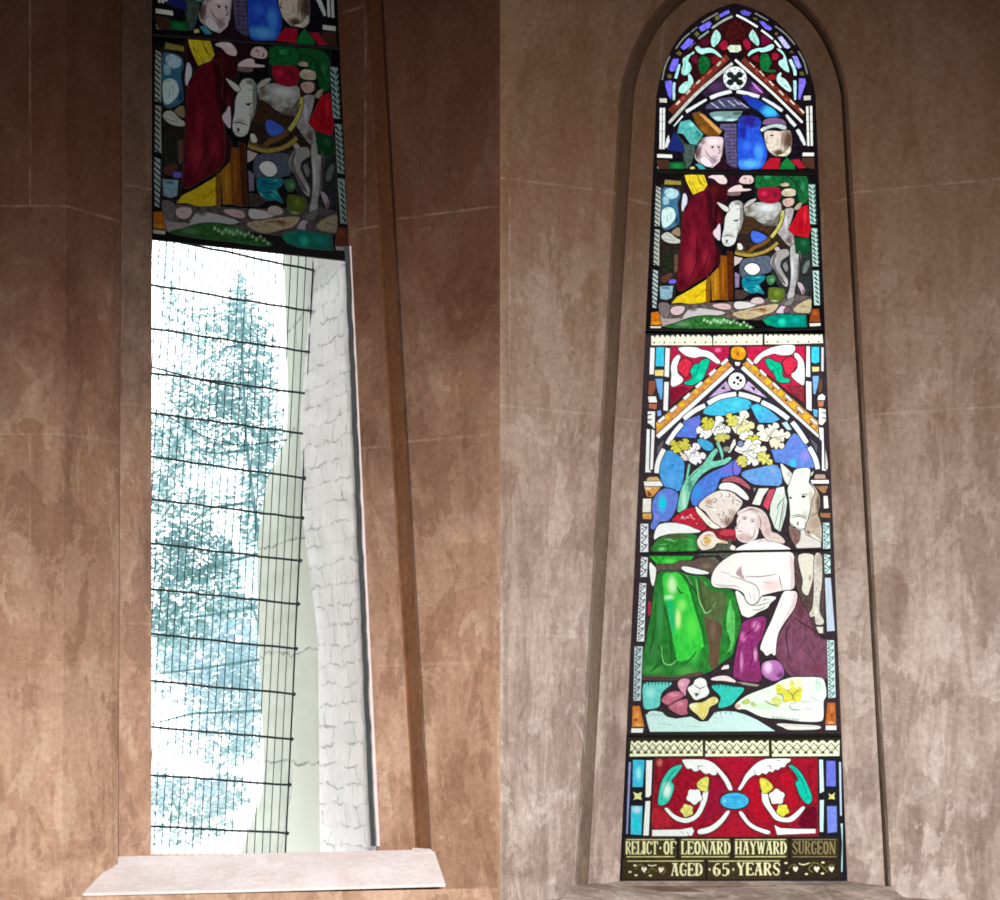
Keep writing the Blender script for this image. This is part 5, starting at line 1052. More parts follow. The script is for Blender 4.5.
# ------------------------------------------------------------------ build the three glazed panels of the right window and the one left in the left window
def panel_thing(name, label, px, py, cat='stained glass panel', group=None):
    t = empty(name, at(px, py, YG))
    tag(t, label, cat, group, 'thing')
    return t

t_up = panel_thing('stained_glass_panel', 'pointed top panel with blue arched border: robed man, grey donkey and innkeeper, right window', 735, 333)
art = art_upper()
art.build(t_up, gain=.82)
t_mid = panel_thing('stained_glass_panel', 'bright middle panel: man in green bending over a bare-chested wounded man below a leafy tree', 735, 737)
art_middle().build(t_mid)
t_base = panel_thing('stained_glass_panel', 'bottom panel with white scrolls on ruby glass above a two-line lettered inscription', 735, 881)
art_base().build(t_base)
def xf_left(x, y):
    return (1.148 * x - 596.0 + 0.03 * (y - 243), -273.0 + 1.29 * y + 0.126 * x)
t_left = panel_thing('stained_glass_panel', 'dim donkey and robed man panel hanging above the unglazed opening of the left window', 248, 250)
art.build(t_left, xf=xf_left, gain=0.14, hide_above=-3)  # same drawing; low gain puts this panel's dimness into the glass colours

# iron saddle bars tied across the glass
def bar(name, label, pts, r, Y=YG - 0.012, group='iron saddle bars'):
    mb = MB(); mb.tube([at(x, y, Y) for x, y in pts], r, 8)
    o = mb.build(name, IRON, origin=at(*pts[0], Y))
    tag(o, label, 'saddle bar', group, 'thing'); return o
bar('saddle_bar', 'dark iron bar crossing the robed man and innkeeper at shoulder height, right window', [(656.5, 171.5), (735, 172.5), (815, 173.5)], 0.0075)
bar('saddle_bar', 'dark iron bar crossing the bare chest of the wounded man and donkey legs', [(640, 553.5), (735, 551.5), (830, 550)], 0.0034)
bar('saddle_bar', 'dark iron bar across the dim panel of the left window', [(153, 35), (248, 42), (340, 48.5)], 0.0048)
bar('saddle_bar', 'dark iron bar in the joint under the pointed top panel, right window', [(650, 329.6), (735, 330.4), (822, 328.4)], 0.0042)
bar('saddle_bar', 'dark iron bar in the joint between the flowery ground and the lattice strip', [(630, 734.6), (735, 735.4), (838, 735)], 0.0050)

# ------------------------------------------------------------------ walls
def wall_mat(name, tints, seed, streak=0.0, light=1.0, fine=.5, grain=.9, top_shade=(1.5, 3.2, .85), joint=(0.13, 0.42)):
    m, nt, out = new_mat(name)
    tc = N(nt, 'ShaderNodeTexCoord')
    mp = N(nt, 'ShaderNodeMapping'); mp.inputs['Location'].default_value = (seed, 0, seed * .7)
    nt.links.new(tc.outputs['Object'], mp.inputs[0]); vec = mp.outputs[0]
    a = N(nt, 'ShaderNodeTexNoise', i_Scale=3.2, i_Detail=6.0, i_Roughness=0.62, i_Distortion=0.6); nt.links.new(vec, a.inputs['Vector'])
    mp2 = N(nt, 'ShaderNodeMapping'); mp2.inputs['Scale'].default_value = (9, 9, 1.1); nt.links.new(vec, mp2.inputs[0])
    b = N(nt, 'ShaderNodeTexNoise', i_Scale=2.0, i_Detail=4.0, i_Roughness=0.6); nt.links.new(mp2.outputs[0], b.inputs['Vector'])
    c = N(nt, 'ShaderNodeTexNoise', i_Scale=70.0, i_Detail=4.0, i_Roughness=0.7); nt.links.new(vec, c.inputs['Vector'])
    d = N(nt, 'ShaderNodeTexNoise', i_Scale=9.0, i_Detail=5.0, i_Roughness=0.6, i_Distortion=1.2); nt.links.new(vec, d.inputs['Vector'])
    def ramp(src, lo, hi):
        r = N(nt, 'ShaderNodeMapRange', interpolation_type='SMOOTHSTEP'); r.inputs[1].default_value = lo; r.inputs[2].default_value = hi
        nt.links.new(src, r.inputs[0]); return r.outputs[0]
    col = mixrgb(nt, ramp(a.outputs[0], .36, .64), rgb(tints[0], light), rgb(tints[1], light))
    col = mixrgb(nt, mathn(nt, 'MULTIPLY', ramp(b.outputs[0], .45, .7), 0.35 + streak), col, rgb(tints[2], light))
    col = mixrgb(nt, mathn(nt, 'MULTIPLY', ramp(d.outputs[0], .56, .68), 0.40), col, rgb(tints[3], light))
    mp4 = N(nt, 'ShaderNodeMapping'); mp4.inputs['Scale'].default_value = (19, 19, 3.6); nt.links.new(vec, mp4.inputs[0])
    f = N(nt, 'ShaderNodeTexNoise', i_Scale=1.0, i_Detail=5.0, i_Roughness=0.7, i_Distortion=1.1); nt.links.new(mp4.outputs[0], f.inputs['Vector'])
    col = mixrgb(nt, mathn(nt, 'MULTIPLY', ramp(f.outputs[0], .48, .62), .38 * fine), col, rgb(tints[2], light * .9))
    col = mixrgb(nt, mathn(nt, 'MULTIPLY', ramp(f.outputs[0], .46, .36), .30 * fine), col, rgb(tints[3], light))
    # crisp patches where limewash has flaked, and a browner top, with the fading light put into the colour
    mp3 = N(nt, 'ShaderNodeMapping'); mp3.inputs['Scale'].default_value = (1.5, 1.5, .8); nt.links.new(vec, mp3.inputs[0])
    e = N(nt, 'ShaderNodeTexNoise', i_Scale=4.2, i_Detail=9.0, i_Roughness=0.66, i_Distortion=0.4); nt.links.new(mp3.outputs[0], e.inputs['Vector'])
    col = mixrgb(nt, mathn(nt, 'MULTIPLY', ramp(e.outputs[0], .535, .56), .45), col, rgb(tints[2], light))
    col = mixrgb(nt, mathn(nt, 'MULTIPLY', ramp(e.outputs[0], .43, .405), .42), col, rgb(tints[3], light))
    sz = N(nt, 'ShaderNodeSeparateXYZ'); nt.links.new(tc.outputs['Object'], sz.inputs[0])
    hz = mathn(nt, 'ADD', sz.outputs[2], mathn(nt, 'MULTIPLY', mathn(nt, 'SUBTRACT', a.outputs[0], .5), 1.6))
    col = mixrgb(nt, mathn(nt, 'MULTIPLY', ramp(hz, top_shade[0], top_shade[1]), top_shade[2]), col, rgb(tints[4], light))
    # wide ashlar joints under the limewash
    sx = N(nt, 'ShaderNodeSeparateXYZ'); nt.links.new(vec, sx.inputs[0])
    cb = N(nt, 'ShaderNodeCombineXYZ'); nt.links.new(sx.outputs[0], cb.inputs[0]); nt.links.new(sx.outputs[2], cb.inputs[1])
    bk = N(nt, 'ShaderNodeTexBrick', offset=0.5); bk.inputs['Scale'].default_value = 1.0
    bk.inputs['Brick Width'].default_value = 0.85; bk.inputs['Row Height'].default_value = 0.57; bk.inputs['Mortar Size'].default_value = 0.004; bk.inputs['Mortar Smooth'].default_value = 0.6
    nt.links.new(cb.outputs[0], bk.inputs['Vector'])
    jf = mathn(nt, 'MULTIPLY', bk.outputs['Fac'], mathn(nt, 'MULTIPLY', ramp(d.outputs[0], .35, .6), joint[0]))
    col = mixrgb(nt, jf, col, rgb(tints[3], light * 1.05))
    g = mathn(nt, 'MULTIPLY', mathn(nt, 'SUBTRACT', c.outputs[0], 0.5), grain)
    col = mixrgb(nt, 1.0, col, mathn(nt, 'ADD', g, 1.0), 'MULTIPLY')
    bs = N(nt, 'ShaderNodeBsdfPrincipled'); bs.inputs['Roughness'].default_value = 0.9; bs.inputs['Specular IOR Level'].default_value = 0.15
    nt.links.new(col, bs.inputs['Base Color'])
    hgt = mathn(nt, 'ADD', mathn(nt, 'MULTIPLY', a.outputs[0], 2.0), mathn(nt, 'ADD', d.outputs[0], mathn(nt, 'MULTIPLY', c.outputs[0], 0.25)))
    bp = N(nt, 'ShaderNodeBump', i_Strength=0.45, i_Distance=0.012); nt.links.new(hgt, bp.inputs['Height'])
    nt.links.new(bp.outputs[0], bs.inputs['Normal'])
    nt.links.new(bs.outputs[0], out.inputs[0])
    return m

WL = wall_mat('left_limewash', [(168, 134, 110), (200, 168, 144), (132, 98, 78), (216, 190, 166), (70, 36, 20)], 3.1, top_shade=(1.4, 3.1, .92))
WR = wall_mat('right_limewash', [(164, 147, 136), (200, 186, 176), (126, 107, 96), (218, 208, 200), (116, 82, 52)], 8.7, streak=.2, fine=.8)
STRIP_L = wall_mat('left_jamb', [(170, 136, 114), (198, 166, 144), (134, 102, 84), (212, 186, 164), (34, 20, 12)], 6.2)  # wall tints again; shade at the top put into the dark last tint
GROOVE_L = wall_mat('left_groove', [(124, 88, 62), (142, 102, 74), (112, 78, 54), (146, 110, 82), (84, 48, 26)], 1.3)  # wall colour darkened: the shade in the recess is painted in
GROOVE_R = wall_mat('right_groove', [(132, 114, 98), (150, 132, 116), (116, 98, 84), (156, 140, 124), (92, 66, 44)], 5.3)  # recess shade of the right window likewise put into the tints

def ring(b, xlb, xls, ysl, apex, xrs, xrb, Y, ysr=None, bR=None, ns=20, na=14, nb=8, rect=None):
    ysr = ysl if ysr is None else ysr; bR = b if bR is None else bR
    ax, ay = apex
    pts = []
    for k in range(ns): t = k / ns; pts.append((xlb + (xls - xlb) * t, b + (ysl - b) * t))
    def arc(xs, ys, t):
        cx, cy = xs + .16 * (ax - xs), ys - .84 * (ys - ay)
        return ((1 - t) ** 2 * xs + 2 * t * (1 - t) * cx + t * t * ax, (1 - t) ** 2 * ys + 2 * t * (1 - t) * cy + t * t * ay)
    if rect is None:
        for k in range(na): pts.append(arc(xls, ysl, k / na))
        for k in range(na): pts.append(arc(xrs, ysr, 1 - k / na))
    else:
        for k in range(na):
            t = k / na
            pts.append((xls, ysl + (ay - ysl) * t * 2) if t <= .5 else (xls + (ax - xls) * (t - .5) * 2, ay))
        for k in range(na):
            t = k / na
            pts.append((ax + (xrs - ax) * t * 2, ay) if t <= .5 else (xrs, ay + (ysr - ay) * (t - .5) * 2))
    for k in range(ns): t = k / ns; pts.append((xrs + (xrb - xrs) * t, ysr + (bR - ysr) * t))
    for k in range(nb): t = k / nb; pts.append((xrb + (xlb - xrb) * t, bR + (b - bR) * t))
    return [at(x, y, Y) for x, y in pts]

def loft_wall(name, rings, mats, bands, kind_label, side=None):
    vs, fs, mi = [], [], []
    n = len(rings[0])
    for r in rings: vs += r
    for i in range(len(rings) - 1):
        for k in range(n):
            k2 = (k + 1) % n
            fs.append([i * n + k, (i + 1) * n + k, (i + 1) * n + k2, i * n + k2]); mi.append(side if side is not None and i <= 3 and k < 34 else bands[i])
    o = mesh_obj(name, vs, fs, mats, midx=mi)
    tag(o, kind_label, kind='structure')
    return o

loft_wall('wall_right', [
    ring(881, 619.5, 656.5, 95, (735, 3), 815.5, 847.5, YG - .006),
    ring(886, 588, 634, 95, (735, -20), 841, 885, .19),
    ring(888, 586.5, 632.5, 95, (735, -21.5), 841.6, 885.6, .197),
    ring(892, 577, 622, 95, (735, -31), 844.5, 889, .15),
    ring(896, 574, 619, 95, (735, -34), 848, 892, .13),
    ring(906, 502.5, 502.5, 150, (752, -165), 1008, 1016, 0.0),
    ring(1300, 500, 500, 150, (752, -900), 1900, 1900, 0.0, rect=1)],
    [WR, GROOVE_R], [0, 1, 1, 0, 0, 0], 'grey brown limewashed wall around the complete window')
loft_wall('wall_left', [
    ring(854, 151.2, 152, -58, (241, -176), 335, 377, YG + .03, ysr=-48),
    ring(854, 151.2, 152, -58, (241, -176), 335, 377.5, YG - .006, ysr=-48),
    ring(878, 118.5, 122, -58, (241, -215), 361, 417, .19, bR=875),
    ring(886, 118.4, 121.9, -58, (241, -216), 363, 419.5, .194, bR=880),
    ring(890, 117.8, 121.3, -58, (241, -222), 377, 431, .15, bR=884),
    ring(896, 112, 113, -58, (241, -226), 380, 434, .125, bR=890),
    ring(897, 62, 67, 0, (275, -440), 497, 497, 0.0, bR=888),
    ring(1300, -900, -900, 0, (275, -900), 500, 500, 0.0, rect=1)],
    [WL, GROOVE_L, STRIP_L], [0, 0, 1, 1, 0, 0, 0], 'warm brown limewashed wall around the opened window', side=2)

# pale sloping sill of the left window
SILL = wall_mat('sill_plaster', [(230, 222, 222), (240, 234, 236), (224, 208, 200), (244, 240, 242), (230, 222, 220)], 12.0, joint=(0, 0), grain=.3, fine=.2)
def slab(name, top, th, mat, label):
    n = len(top); low = [v - Vector((0, 0, th)) for v in top]
    fs = [list(range(n))] + [[n + k for k in range(n)][::-1]] + [[k, n + k, n + (k + 1) % n, (k + 1) % n] for k in range(n)]
    o = mesh_obj(name, top + low, fs, mat)
    tag(o, label, kind='structure')
    bv = o.modifiers.new('bevel', 'BEVEL'); bv.width = 0.003; bv.segments = 2
    return o
slab('trim_1', [at(82, 893.5, -.006), at(250, 889.5, -.006), at(446, 884, -.004), at(434, 848.5, .13), at(415, 847.5, .19), at(378, 852, YG + .06), at(151, 854.5, YG + .06), at(118, 855.5, .19)], .008, SILL, 'pale whitewashed sloping sill below the opened window')
slab('trim_4', [at(556, 905, .004), at(735, 906, .004), at(915, 906, .004), at(891, 886, .13), at(849, 881, YG + .05), at(617, 881, YG + .05), at(574, 884, .13)], .01, WR, 'plastered sloping sill under the inscription, right window')

# empty glazing groove and mortar line down the right side of the opening
def strip_poly(name, pts, w, Y, depth, mat, label):
    left, right = [], []
    for i, (x, y) in enumerate(pts): left.append((x - w / 2, y)); right.append((x + w / 2, y))
    vs = [at(x, y, Y) for x, y in left] + [at(x, y, Y) for x, y in right] + [at(x, y, Y + depth) for x, y in left] + [at(x, y, Y + depth) for x, y in right]
    n = len(pts); fs = []
    for i in range(n - 1):
        fs += [[i, i + 1, n + i + 1, n + i], [2 * n + i, 2 * n + i + 1, i + 1, i], [n + i, n + i + 1, 3 * n + i + 1, 3 * n + i]]
    o = mesh_obj(name, vs, fs, mat); tag(o, label, kind='structure'); return o
random.seed(3)
gp = [(347 + (y - 250) * .0435 + random.uniform(-.5, .5), y) for y in range(246, 856, 12)]
strip_poly('trim_2', gp, 4.6, YG - .004, .03, plain('old_putty', (60, 66, 68), rough=.85, var=.35, scale=30, bump=.4), 'dark empty glazing groove down the right edge of the opening')
strip_poly('trim_3', [(x + 5.2 + (y - 250) * .0012, y) for x, y in gp], 4.6, YG - .010, .03, plain('lime_mortar', (214, 206, 208), rough=.9, var=.15, scale=30, bump=.4), 'thin white mortar line beside the glazing groove')

# ------------------------------------------------------------------ outside: stone reveal, wire guard, trees
def stone_mat(name, c0, c1, jc, bw, rh, ms, bump, mud=0.5):
    m, nt, out = new_mat(name)
    uv = N(nt, 'ShaderNodeUVMap')
    nz = N(nt, 'ShaderNodeTexNoise', i_Scale=9.0, i_Detail=6.0, i_Roughness=.65); nt.links.new(uv.outputs[0], nz.inputs['Vector'])
    ds = N(nt, 'ShaderNodeVectorMath', operation='MULTIPLY_ADD'); ds.inputs[1].default_value = (.09, .07, 0)
    nt.links.new(nz.outputs['Color'], ds.inputs[0]); nt.links.new(uv.outputs[0], ds.inputs[2])
    bk = N(nt, 'ShaderNodeTexBrick', offset=0.5); bk.inputs['Scale'].default_value = 1.0
    bk.inputs['Brick Width'].default_value = bw; bk.inputs['Row Height'].default_value = rh; bk.inputs['Mortar Size'].default_value = ms; bk.inputs['Mortar Smooth'].default_value = .4
    bk.inputs['Color1'].default_value = rgb(c0); bk.inputs['Color2'].default_value = rgb(c1); bk.inputs['Mortar'].default_value = rgb(jc)
    nt.links.new(ds.outputs[0], bk.inputs['Vector'])
    fade = N(nt, 'ShaderNodeMapRange', interpolation_type='SMOOTHSTEP'); fade.inputs[1].default_value = .44; fade.inputs[2].default_value = .56; fade.inputs[4].default_value = mud
    nt.links.new(nz.outputs[0], fade.inputs[0])
    col = mixrgb(nt, fade.outputs[0], bk.outputs[0], rgb(c1))
    bs = N(nt, 'ShaderNodeBsdfPrincipled'); bs.inputs['Roughness'].default_value = .9; bs.inputs['Specular IOR Level'].default_value = .1
    nt.links.new(col, bs.inputs['Base Color'])
    bp = N(nt, 'ShaderNodeBump', i_Strength=bump, i_Distance=.02)
    nt.links.new(mathn(nt, 'SUBTRACT', nz.outputs[0], mathn(nt, 'MULTIPLY', bk.outputs['Fac'], .6)), bp.inputs['Height']); nt.links.new(bp.outputs[0], bs.inputs['Normal'])
    nt.links.new(bs.outputs[0], out.inputs[0]); return m

def interp(tab, y):
    for (x0, y0), (x1, y1) in zip(tab, tab[1:]):
        if y <= y1: return x0 + (x1 - x0) * max(0, (y - y0)) / (y1 - y0)
    return tab[-1][0]
E0 = [(347, 246), (362, 560), (376, 860)]
E1 = [(313, 246), (310, 300), (300, 420), (303, 520), (318, 640), (320, 860)]
E2 = [(283, 246), (285, 300), (288, 400), (286, 438), (276, 462), (266, 482), (258, 540), (257, 600), (259, 650), (262, 720), (264, 770), (262, 795), (250, 825), (238, 862)]
def jamb(name, Ea, Ya, Eb, Yb, nu, mat, label, rough):
    vs, uv, fs = [], [], []
    ys = list(range(200, 881, 8))
    for y in ys:
        for k in range(nu + 1):
            t = k / nu
            pa = at(interp(Ea, y), y, Ya); pb = at(interp(Eb, y), y, Yb)
            pb.z = pa.z + (pb.z - pa.z) * 1.0
            v = pa.lerp(pb, t)
            if rough and 0 < k < nu: v += Vector((mnoise.noise(Vector((t * 4, y * .05, 3))) * rough, 0, 0))
            vs.append(v); uv.append((t * abs(Yb - Ya) * 1.4, v.z))
    for i in range(len(ys) - 1):
        for k in range(nu):
            a = i * (nu + 1) + k; fs.append([a, a + 1, a + nu + 2, a + nu + 1])
    o = mesh_obj(name, vs, fs, mat, uvs=uv, smooth=True); tag(o, label, kind='structure'); return o
RUB = stone_mat('rubble_reveal', (244, 246, 246), (252, 252, 252), (196, 202, 205), .11, .055, .003, .6, 1.0)
SMO = stone_mat('dressed_reveal', (198, 204, 194), (216, 220, 210), (140, 148, 142), .6, .32, .004, .35, .6)
jamb('wall_outside', E0, YG + .03, E1, .62, 8, RUB, 'whitish rubble stone reveal outside the opening, beside the groove', .012)
jamb('wall_outside', E1, .62, E2, 1.0, 6, SMO, 'grey green dressed stone reveal seen through the wire guard', .004)
# outer face of the church wall beyond the reveal, and the hidden left reveal
vs = [at(interp(E2, y), y, 1.0) for y in range(200, 881, 8)]; n = len(vs)
vs += [Vector((1.2, 1.0, v.z)) for v in vs]
o = mesh_obj('wall_outside', vs, [[i, i + 1, n + i + 1, n + i] for i in range(n - 1)], RUB, uvs=[(v.x, v.z) for v in vs]); tag(o, 'outer face of the church wall beyond the stone reveal', kind='structure')
vs = [at(150.5, y, YG + .03) for y in (150, 880)] + [at(95, y, 1.0) for y in (150, 880)] + [Vector((-1.3, 1.0, at(0, y, 1.0).z)) for y in (150, 880)]
o = mesh_obj('wall_outside', vs, [[0, 1, 3, 2], [2, 3, 5, 4]], RUB, uvs=[(v.y + v.x, v.z) for v in vs]); tag(o, 'left stone reveal outside the opening', kind='structure')
vs = [at(140, 857, YG + .03), at(385, 857, YG + .03), at(385, 866, 1.0), at(90, 866, 1.0)]
o = mesh_obj('wall_outside', vs, [[0, 1, 2, 3]], RUB, uvs=[(v.x, v.y) for v in vs]); tag(o, 'stone sill outside the opening', kind='structure')

# wire guard: fourteen bars with fine uprights behind them
YW = .60
guard = empty('wire_guard', at(286, 853, YW))
tag(guard, 'black wire guard of level bars and fine uprights across the open left window', 'wire guard', None, 'thing')
def guard_right(y): return 313 - (y - 270) * (27 / 560)
BARS = [(236, 270.5), (285, 311.5), (328.5, 352), (373, 394), (413, 434), (457, 478), (499, 518), (543.5, 561), (589, 604), (634, 648.5), (681, 694), (727, 739), (775, 785), (826, 833)]
random.seed(5)
for yl, yr in BARS:
    xr = guard_right(yr) + 1.2
    pts = []
    for k in range(13):
        t = k / 12; x = 140 + (xr - 140) * t
        pts.append(at(x, yl + (yr - yl) * (x - 152) / (xr - 152) + random.uniform(-.5, .5), YW - .004))
    mb = MB(); mb.tube(pts, .0031, 6)
    for k in range(8): mb.tube([pts[-1] + Vector((-.001, 0, -.004)), pts[-1] + Vector((.004, 0, .004))], .004, 6) if k == 0 else None
    mb.build('guard_bar', WIRE, guard)
NW = 24
for k in range(NW):
    xt, xb = 315 - 7.35 * k, 285 - 7.75 * k
    pts = [at(xt + (xb - xt) * t + random.uniform(-.25, .25), 222 + (856 - 222) * t, YW) for t in [i / 8 for i in range(9)]]
    mb = MB(); mb.tube(pts, .0026 if k == 0 else .0014, 5)
    mb.build('guard_wire', WIRE, guard)
mb = MB(); mb.tube([at(140, 362, YW + .01), at(152, 367, YW + .01), at(200, 380, YW + .012), at(240, 388, YW + .01)], .0022, 5); mb.build('loose_wire', WIRE, guard)
mb = MB(); mb.tube([at(140, 404, YW + .01), at(160, 412, YW + .01), at(205, 437, YW + .01), at(240, 446, YW + .01), at(287, 440, YW + .01)], .0016, 5); mb.build('loose_wire', WIRE, guard)

# trees in the churchyard
def leaf_mat(name, c0, c1, tr):
    m, nt, out = new_mat(name)
    tc = N(nt, 'ShaderNodeTexCoord'); nz = N(nt, 'ShaderNodeTexNoise', i_Scale=3.0, i_Detail=4.0); nt.links.new(tc.outputs['Object'], nz.inputs['Vector'])
    col = mixrgb(nt, nz.outputs[0], rgb(c0), rgb(c1))
    df = N(nt, 'ShaderNodeBsdfDiffuse'); nt.links.new(col, df.inputs[0])
    tl = N(nt, 'ShaderNodeBsdfTranslucent'); nt.links.new(col, tl.inputs[0])
    mx = N(nt, 'ShaderNodeMixShader'); mx.inputs[0].default_value = tr
    nt.links.new(df.outputs[0], mx.inputs[1]); nt.links.new(tl.outputs[0], mx.inputs[2]); nt.links.new(mx.outputs[0], out.inputs[0]); return m

def leaves(blobs, Y, dY, size, dens, seed):
    """blobs: x, y, rx, ry, weight in the view through the opening; real leaf cards in a crown about Y"""
    rnd = random.Random(seed); mb = MB()
    k = S * (DIST + Y) / DIST
    for (x, y, rx, ry, w) in blobs:
        n = int(rx * ry * dens * w)
        for _ in range(n):
            a, r = rnd.uniform(0, 6.283), math.sqrt(rnd.random())
            yy = Y + rnd.uniform(-dY, dY)
            c = at(x + rx * r * math.cos(a), y + ry * r * math.sin(a), Y); c.y = yy
            s = size * rnd.uniform(.5, 1.3)
            u = Vector((rnd.uniform(-1, 1), rnd.uniform(-1, 1), rnd.uniform(-.5, .5))).normalized()
            v = u.cross(Vector((rnd.uniform(-1, 1), rnd.uniform(-1, 1), rnd.uniform(-1, 1)))).normalized()
            mb.add([c - u * s, c - v * s * .4, c + u * s, c + v * s * .4], [(0, 1, 2, 3)])
    return mb

BARK = leaf_mat('bark', (168, 200, 208), (190, 216, 222), .85)  # bark paled so the trunks carry the sky's glare in their colour
YT = 7.0
tree = empty('conifer_tree', Vector((at(282, 800, YT).x, YT, 0)))
tag(tree, 'tall blue green tree with a pointed tip beyond the wire guard', 'tree', None, 'thing')
mb = MB(); base = at(282, 800, YT)
mb.tube([Vector((base.x, YT, -.05)), Vector((base.x, YT, 1.2)), at(266, 600, YT), at(246, 440, YT), at(240, 290, YT)], [.02, .018, .014, .009, .004], 8)
mb.build('trunk', BARK, tree)
rnd = random.Random(11)
for k in range(16):
    y = 320 + k * 26; sgn = -1 if k % 2 else 1
    L = 18 + k * 5
    p0 = at(240 + max(0, y - 380) * .10, y, YT); p1 = at(238 + sgn * L * .5, y + 6 + rnd.uniform(-4, 4), YT); p2 = at(238 + sgn * L, y + 16 + rnd.uniform(-6, 8), YT)
    p1.y += rnd.uniform(-.25, .25); p2.y += rnd.uniform(-.5, .5)
    mb = MB(); mb.tube([p0, p1, p2], [.012, .008, .003], 5); mb.build('branch', BARK, tree)
BLOBS = [(240, 292, 4, 10, 2), (238, 308, 14, 14, 1.1), (226, 328, 30, 16, .8), (250, 330, 20, 16, .8), (185, 320, 22, 16, .5), (168, 302, 10, 12, .6),
         (212, 352, 30, 14, .6), (255, 350, 22, 22, .7), (232, 372, 34, 14, .9), (200, 395, 34, 18, .9), (265, 372, 14, 14, .6), (235, 398, 24, 18, 1.0), (262, 396, 16, 18, .9),
         (172, 372, 18, 10, .5), (172, 432, 24, 22, .8), (215, 420, 34, 18, .9), (258, 424, 24, 18, 1.0), (240, 446, 36, 12, .9), (270, 450, 16, 30, .9), (258, 482, 18, 24, .8), (168, 470, 18, 26, .8), (205, 456, 22, 12, .6),
         (160, 500, 12, 22, 1), (190, 520, 24, 26, 1.0), (230, 500, 16, 12, .3), (252, 520, 12, 26, .8), (200, 556, 34, 26, 1.2), (170, 556, 18, 30, 1.1), (222, 580, 18, 18, .9), (182, 590, 26, 22, .9), (166, 622, 16, 24, 1.3), (186, 634, 24, 18, .7), (230, 606, 26, 16, .6), (205, 615, 24, 10, .4)]
leaves(BLOBS + [(130, 380, 20, 50, .6), (112, 470, 30, 60, .7), (120, 580, 34, 60, .8)], YT, .45, .024, .72, 1).build('foliage', leaf_mat('conifer_leaf', (92, 150, 162), (206, 236, 236), .85), tree)  # leaf colours lightened to paint in the overexposed look against the sky
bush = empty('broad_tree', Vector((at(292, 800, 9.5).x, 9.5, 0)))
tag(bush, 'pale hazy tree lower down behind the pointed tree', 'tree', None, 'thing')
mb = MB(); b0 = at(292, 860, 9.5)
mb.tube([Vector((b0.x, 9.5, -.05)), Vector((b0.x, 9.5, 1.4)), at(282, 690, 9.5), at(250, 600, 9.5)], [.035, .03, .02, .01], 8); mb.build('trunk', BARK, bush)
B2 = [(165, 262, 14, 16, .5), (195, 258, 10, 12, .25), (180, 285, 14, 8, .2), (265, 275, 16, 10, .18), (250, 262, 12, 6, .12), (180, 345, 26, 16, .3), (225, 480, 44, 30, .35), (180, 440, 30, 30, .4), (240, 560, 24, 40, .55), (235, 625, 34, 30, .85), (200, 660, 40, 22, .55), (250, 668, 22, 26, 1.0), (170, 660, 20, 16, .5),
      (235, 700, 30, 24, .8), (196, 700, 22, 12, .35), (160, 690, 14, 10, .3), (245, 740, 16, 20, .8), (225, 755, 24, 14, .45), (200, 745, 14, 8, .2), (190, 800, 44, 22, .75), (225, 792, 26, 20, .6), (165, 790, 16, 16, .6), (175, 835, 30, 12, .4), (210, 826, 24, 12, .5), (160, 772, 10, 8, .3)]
leaves(B2 + [(205, 650, 54, 40, .5), (225, 700, 40, 40, .45), (190, 610, 40, 30, .3), (215, 740, 46, 16, .25)], 9.5, .5, .032, .95, 2).build('foliage', leaf_mat('hazy_leaf', (190, 222, 234), (236, 246, 250), .93), bush)  # paler still; the bright haze is put into the leaf colour

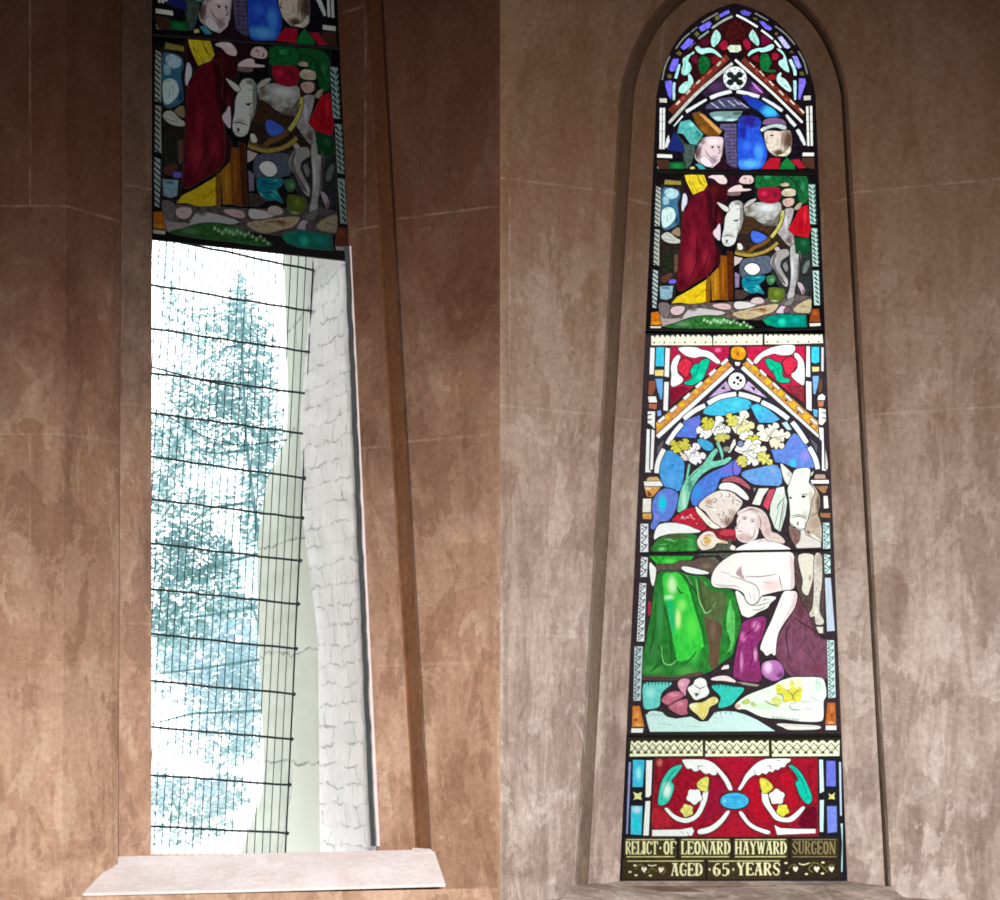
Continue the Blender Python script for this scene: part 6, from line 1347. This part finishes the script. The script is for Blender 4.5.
g = mesh_obj('ground', [(-30, 1.0, 0), (30, 1.0, 0), (30, 13, 0), (-30, 13, 0)], [[0, 1, 2, 3]], plain('churchyard_grass', (120, 150, 110), rough=1, var=.3, scale=3)); tag(g, 'churchyard grass', kind='structure')
g = mesh_obj('floor', [(-4, -8, 0), (5, -8, 0), (5, 0.3, 0), (-4, 0.3, 0)], [[0, 1, 2, 3]], plain('church_floor', (120, 92, 76), rough=.8, var=.2, scale=3)); tag(g, 'stone floor of the church', kind='structure')

# ------------------------------------------------------------------ light: overcast sky outside, dim warm church inside
w = bpy.data.worlds.new('World'); scene.world = w; w.use_nodes = True
nt = w.node_tree
for n_0 in list(nt.nodes): nt.nodes.remove(n_0)
out = nt.nodes.new('ShaderNodeOutputWorld'); bg = nt.nodes.new('ShaderNodeBackground')
tc = nt.nodes.new('ShaderNodeTexCoord'); sx = nt.nodes.new('ShaderNodeSeparateXYZ'); nt.links.new(tc.outputs['Generated'], sx.inputs[0])
mr = nt.nodes.new('ShaderNodeMapRange'); mr.interpolation_type = 'SMOOTHSTEP'; mr.inputs[1].default_value = -.05; mr.inputs[2].default_value = .05
nt.links.new(sx.outputs[1], mr.inputs[0])
c = mixrgb(nt, mr.outputs[0], (.045, .040, .038, 1), (2.40, 2.46, 2.50, 1))
nt.links.new(c, bg.inputs[0]); bg.inputs[1].default_value = 1.0; nt.links.new(bg.outputs[0], out.inputs[0])

def spot(name, loc, target, size, energy, color, radius=.5):
    ld = bpy.data.lights.new(name, 'SPOT'); ld.spot_size = math.radians(size); ld.spot_blend = 1.0; ld.energy = energy; ld.color = color; ld.shadow_soft_size = radius
    o = bpy.data.objects.new(name, ld); COL.objects.link(o); o.location = loc
    o.rotation_euler = (Vector(target) - Vector(loc)).to_track_quat('-Z', 'Y').to_euler(); return o
spot('wall_fill_spot', (.5, -6.5, 3.0), (.6, 0, .55), 60, 2550, (1, .95, .92))  # added spot without a real source; brightens the lower wall, fading upward

cam = bpy.data.cameras.new('camera'); co = bpy.data.objects.new('camera', cam); COL.objects.link(co)
co.location = (0, -DIST, CAMZ); co.rotation_euler = (math.pi / 2, 0, 0)
cam.sensor_fit = 'HORIZONTAL'; cam.sensor_width = 36; cam.lens = 36 * (DIST / S) / 1000
cam.shift_x = (500 - PX0) / 1000; cam.shift_y = (PY0 - 450) / 1000
cam.clip_start = .05; cam.clip_end = 200
scene.camera = co
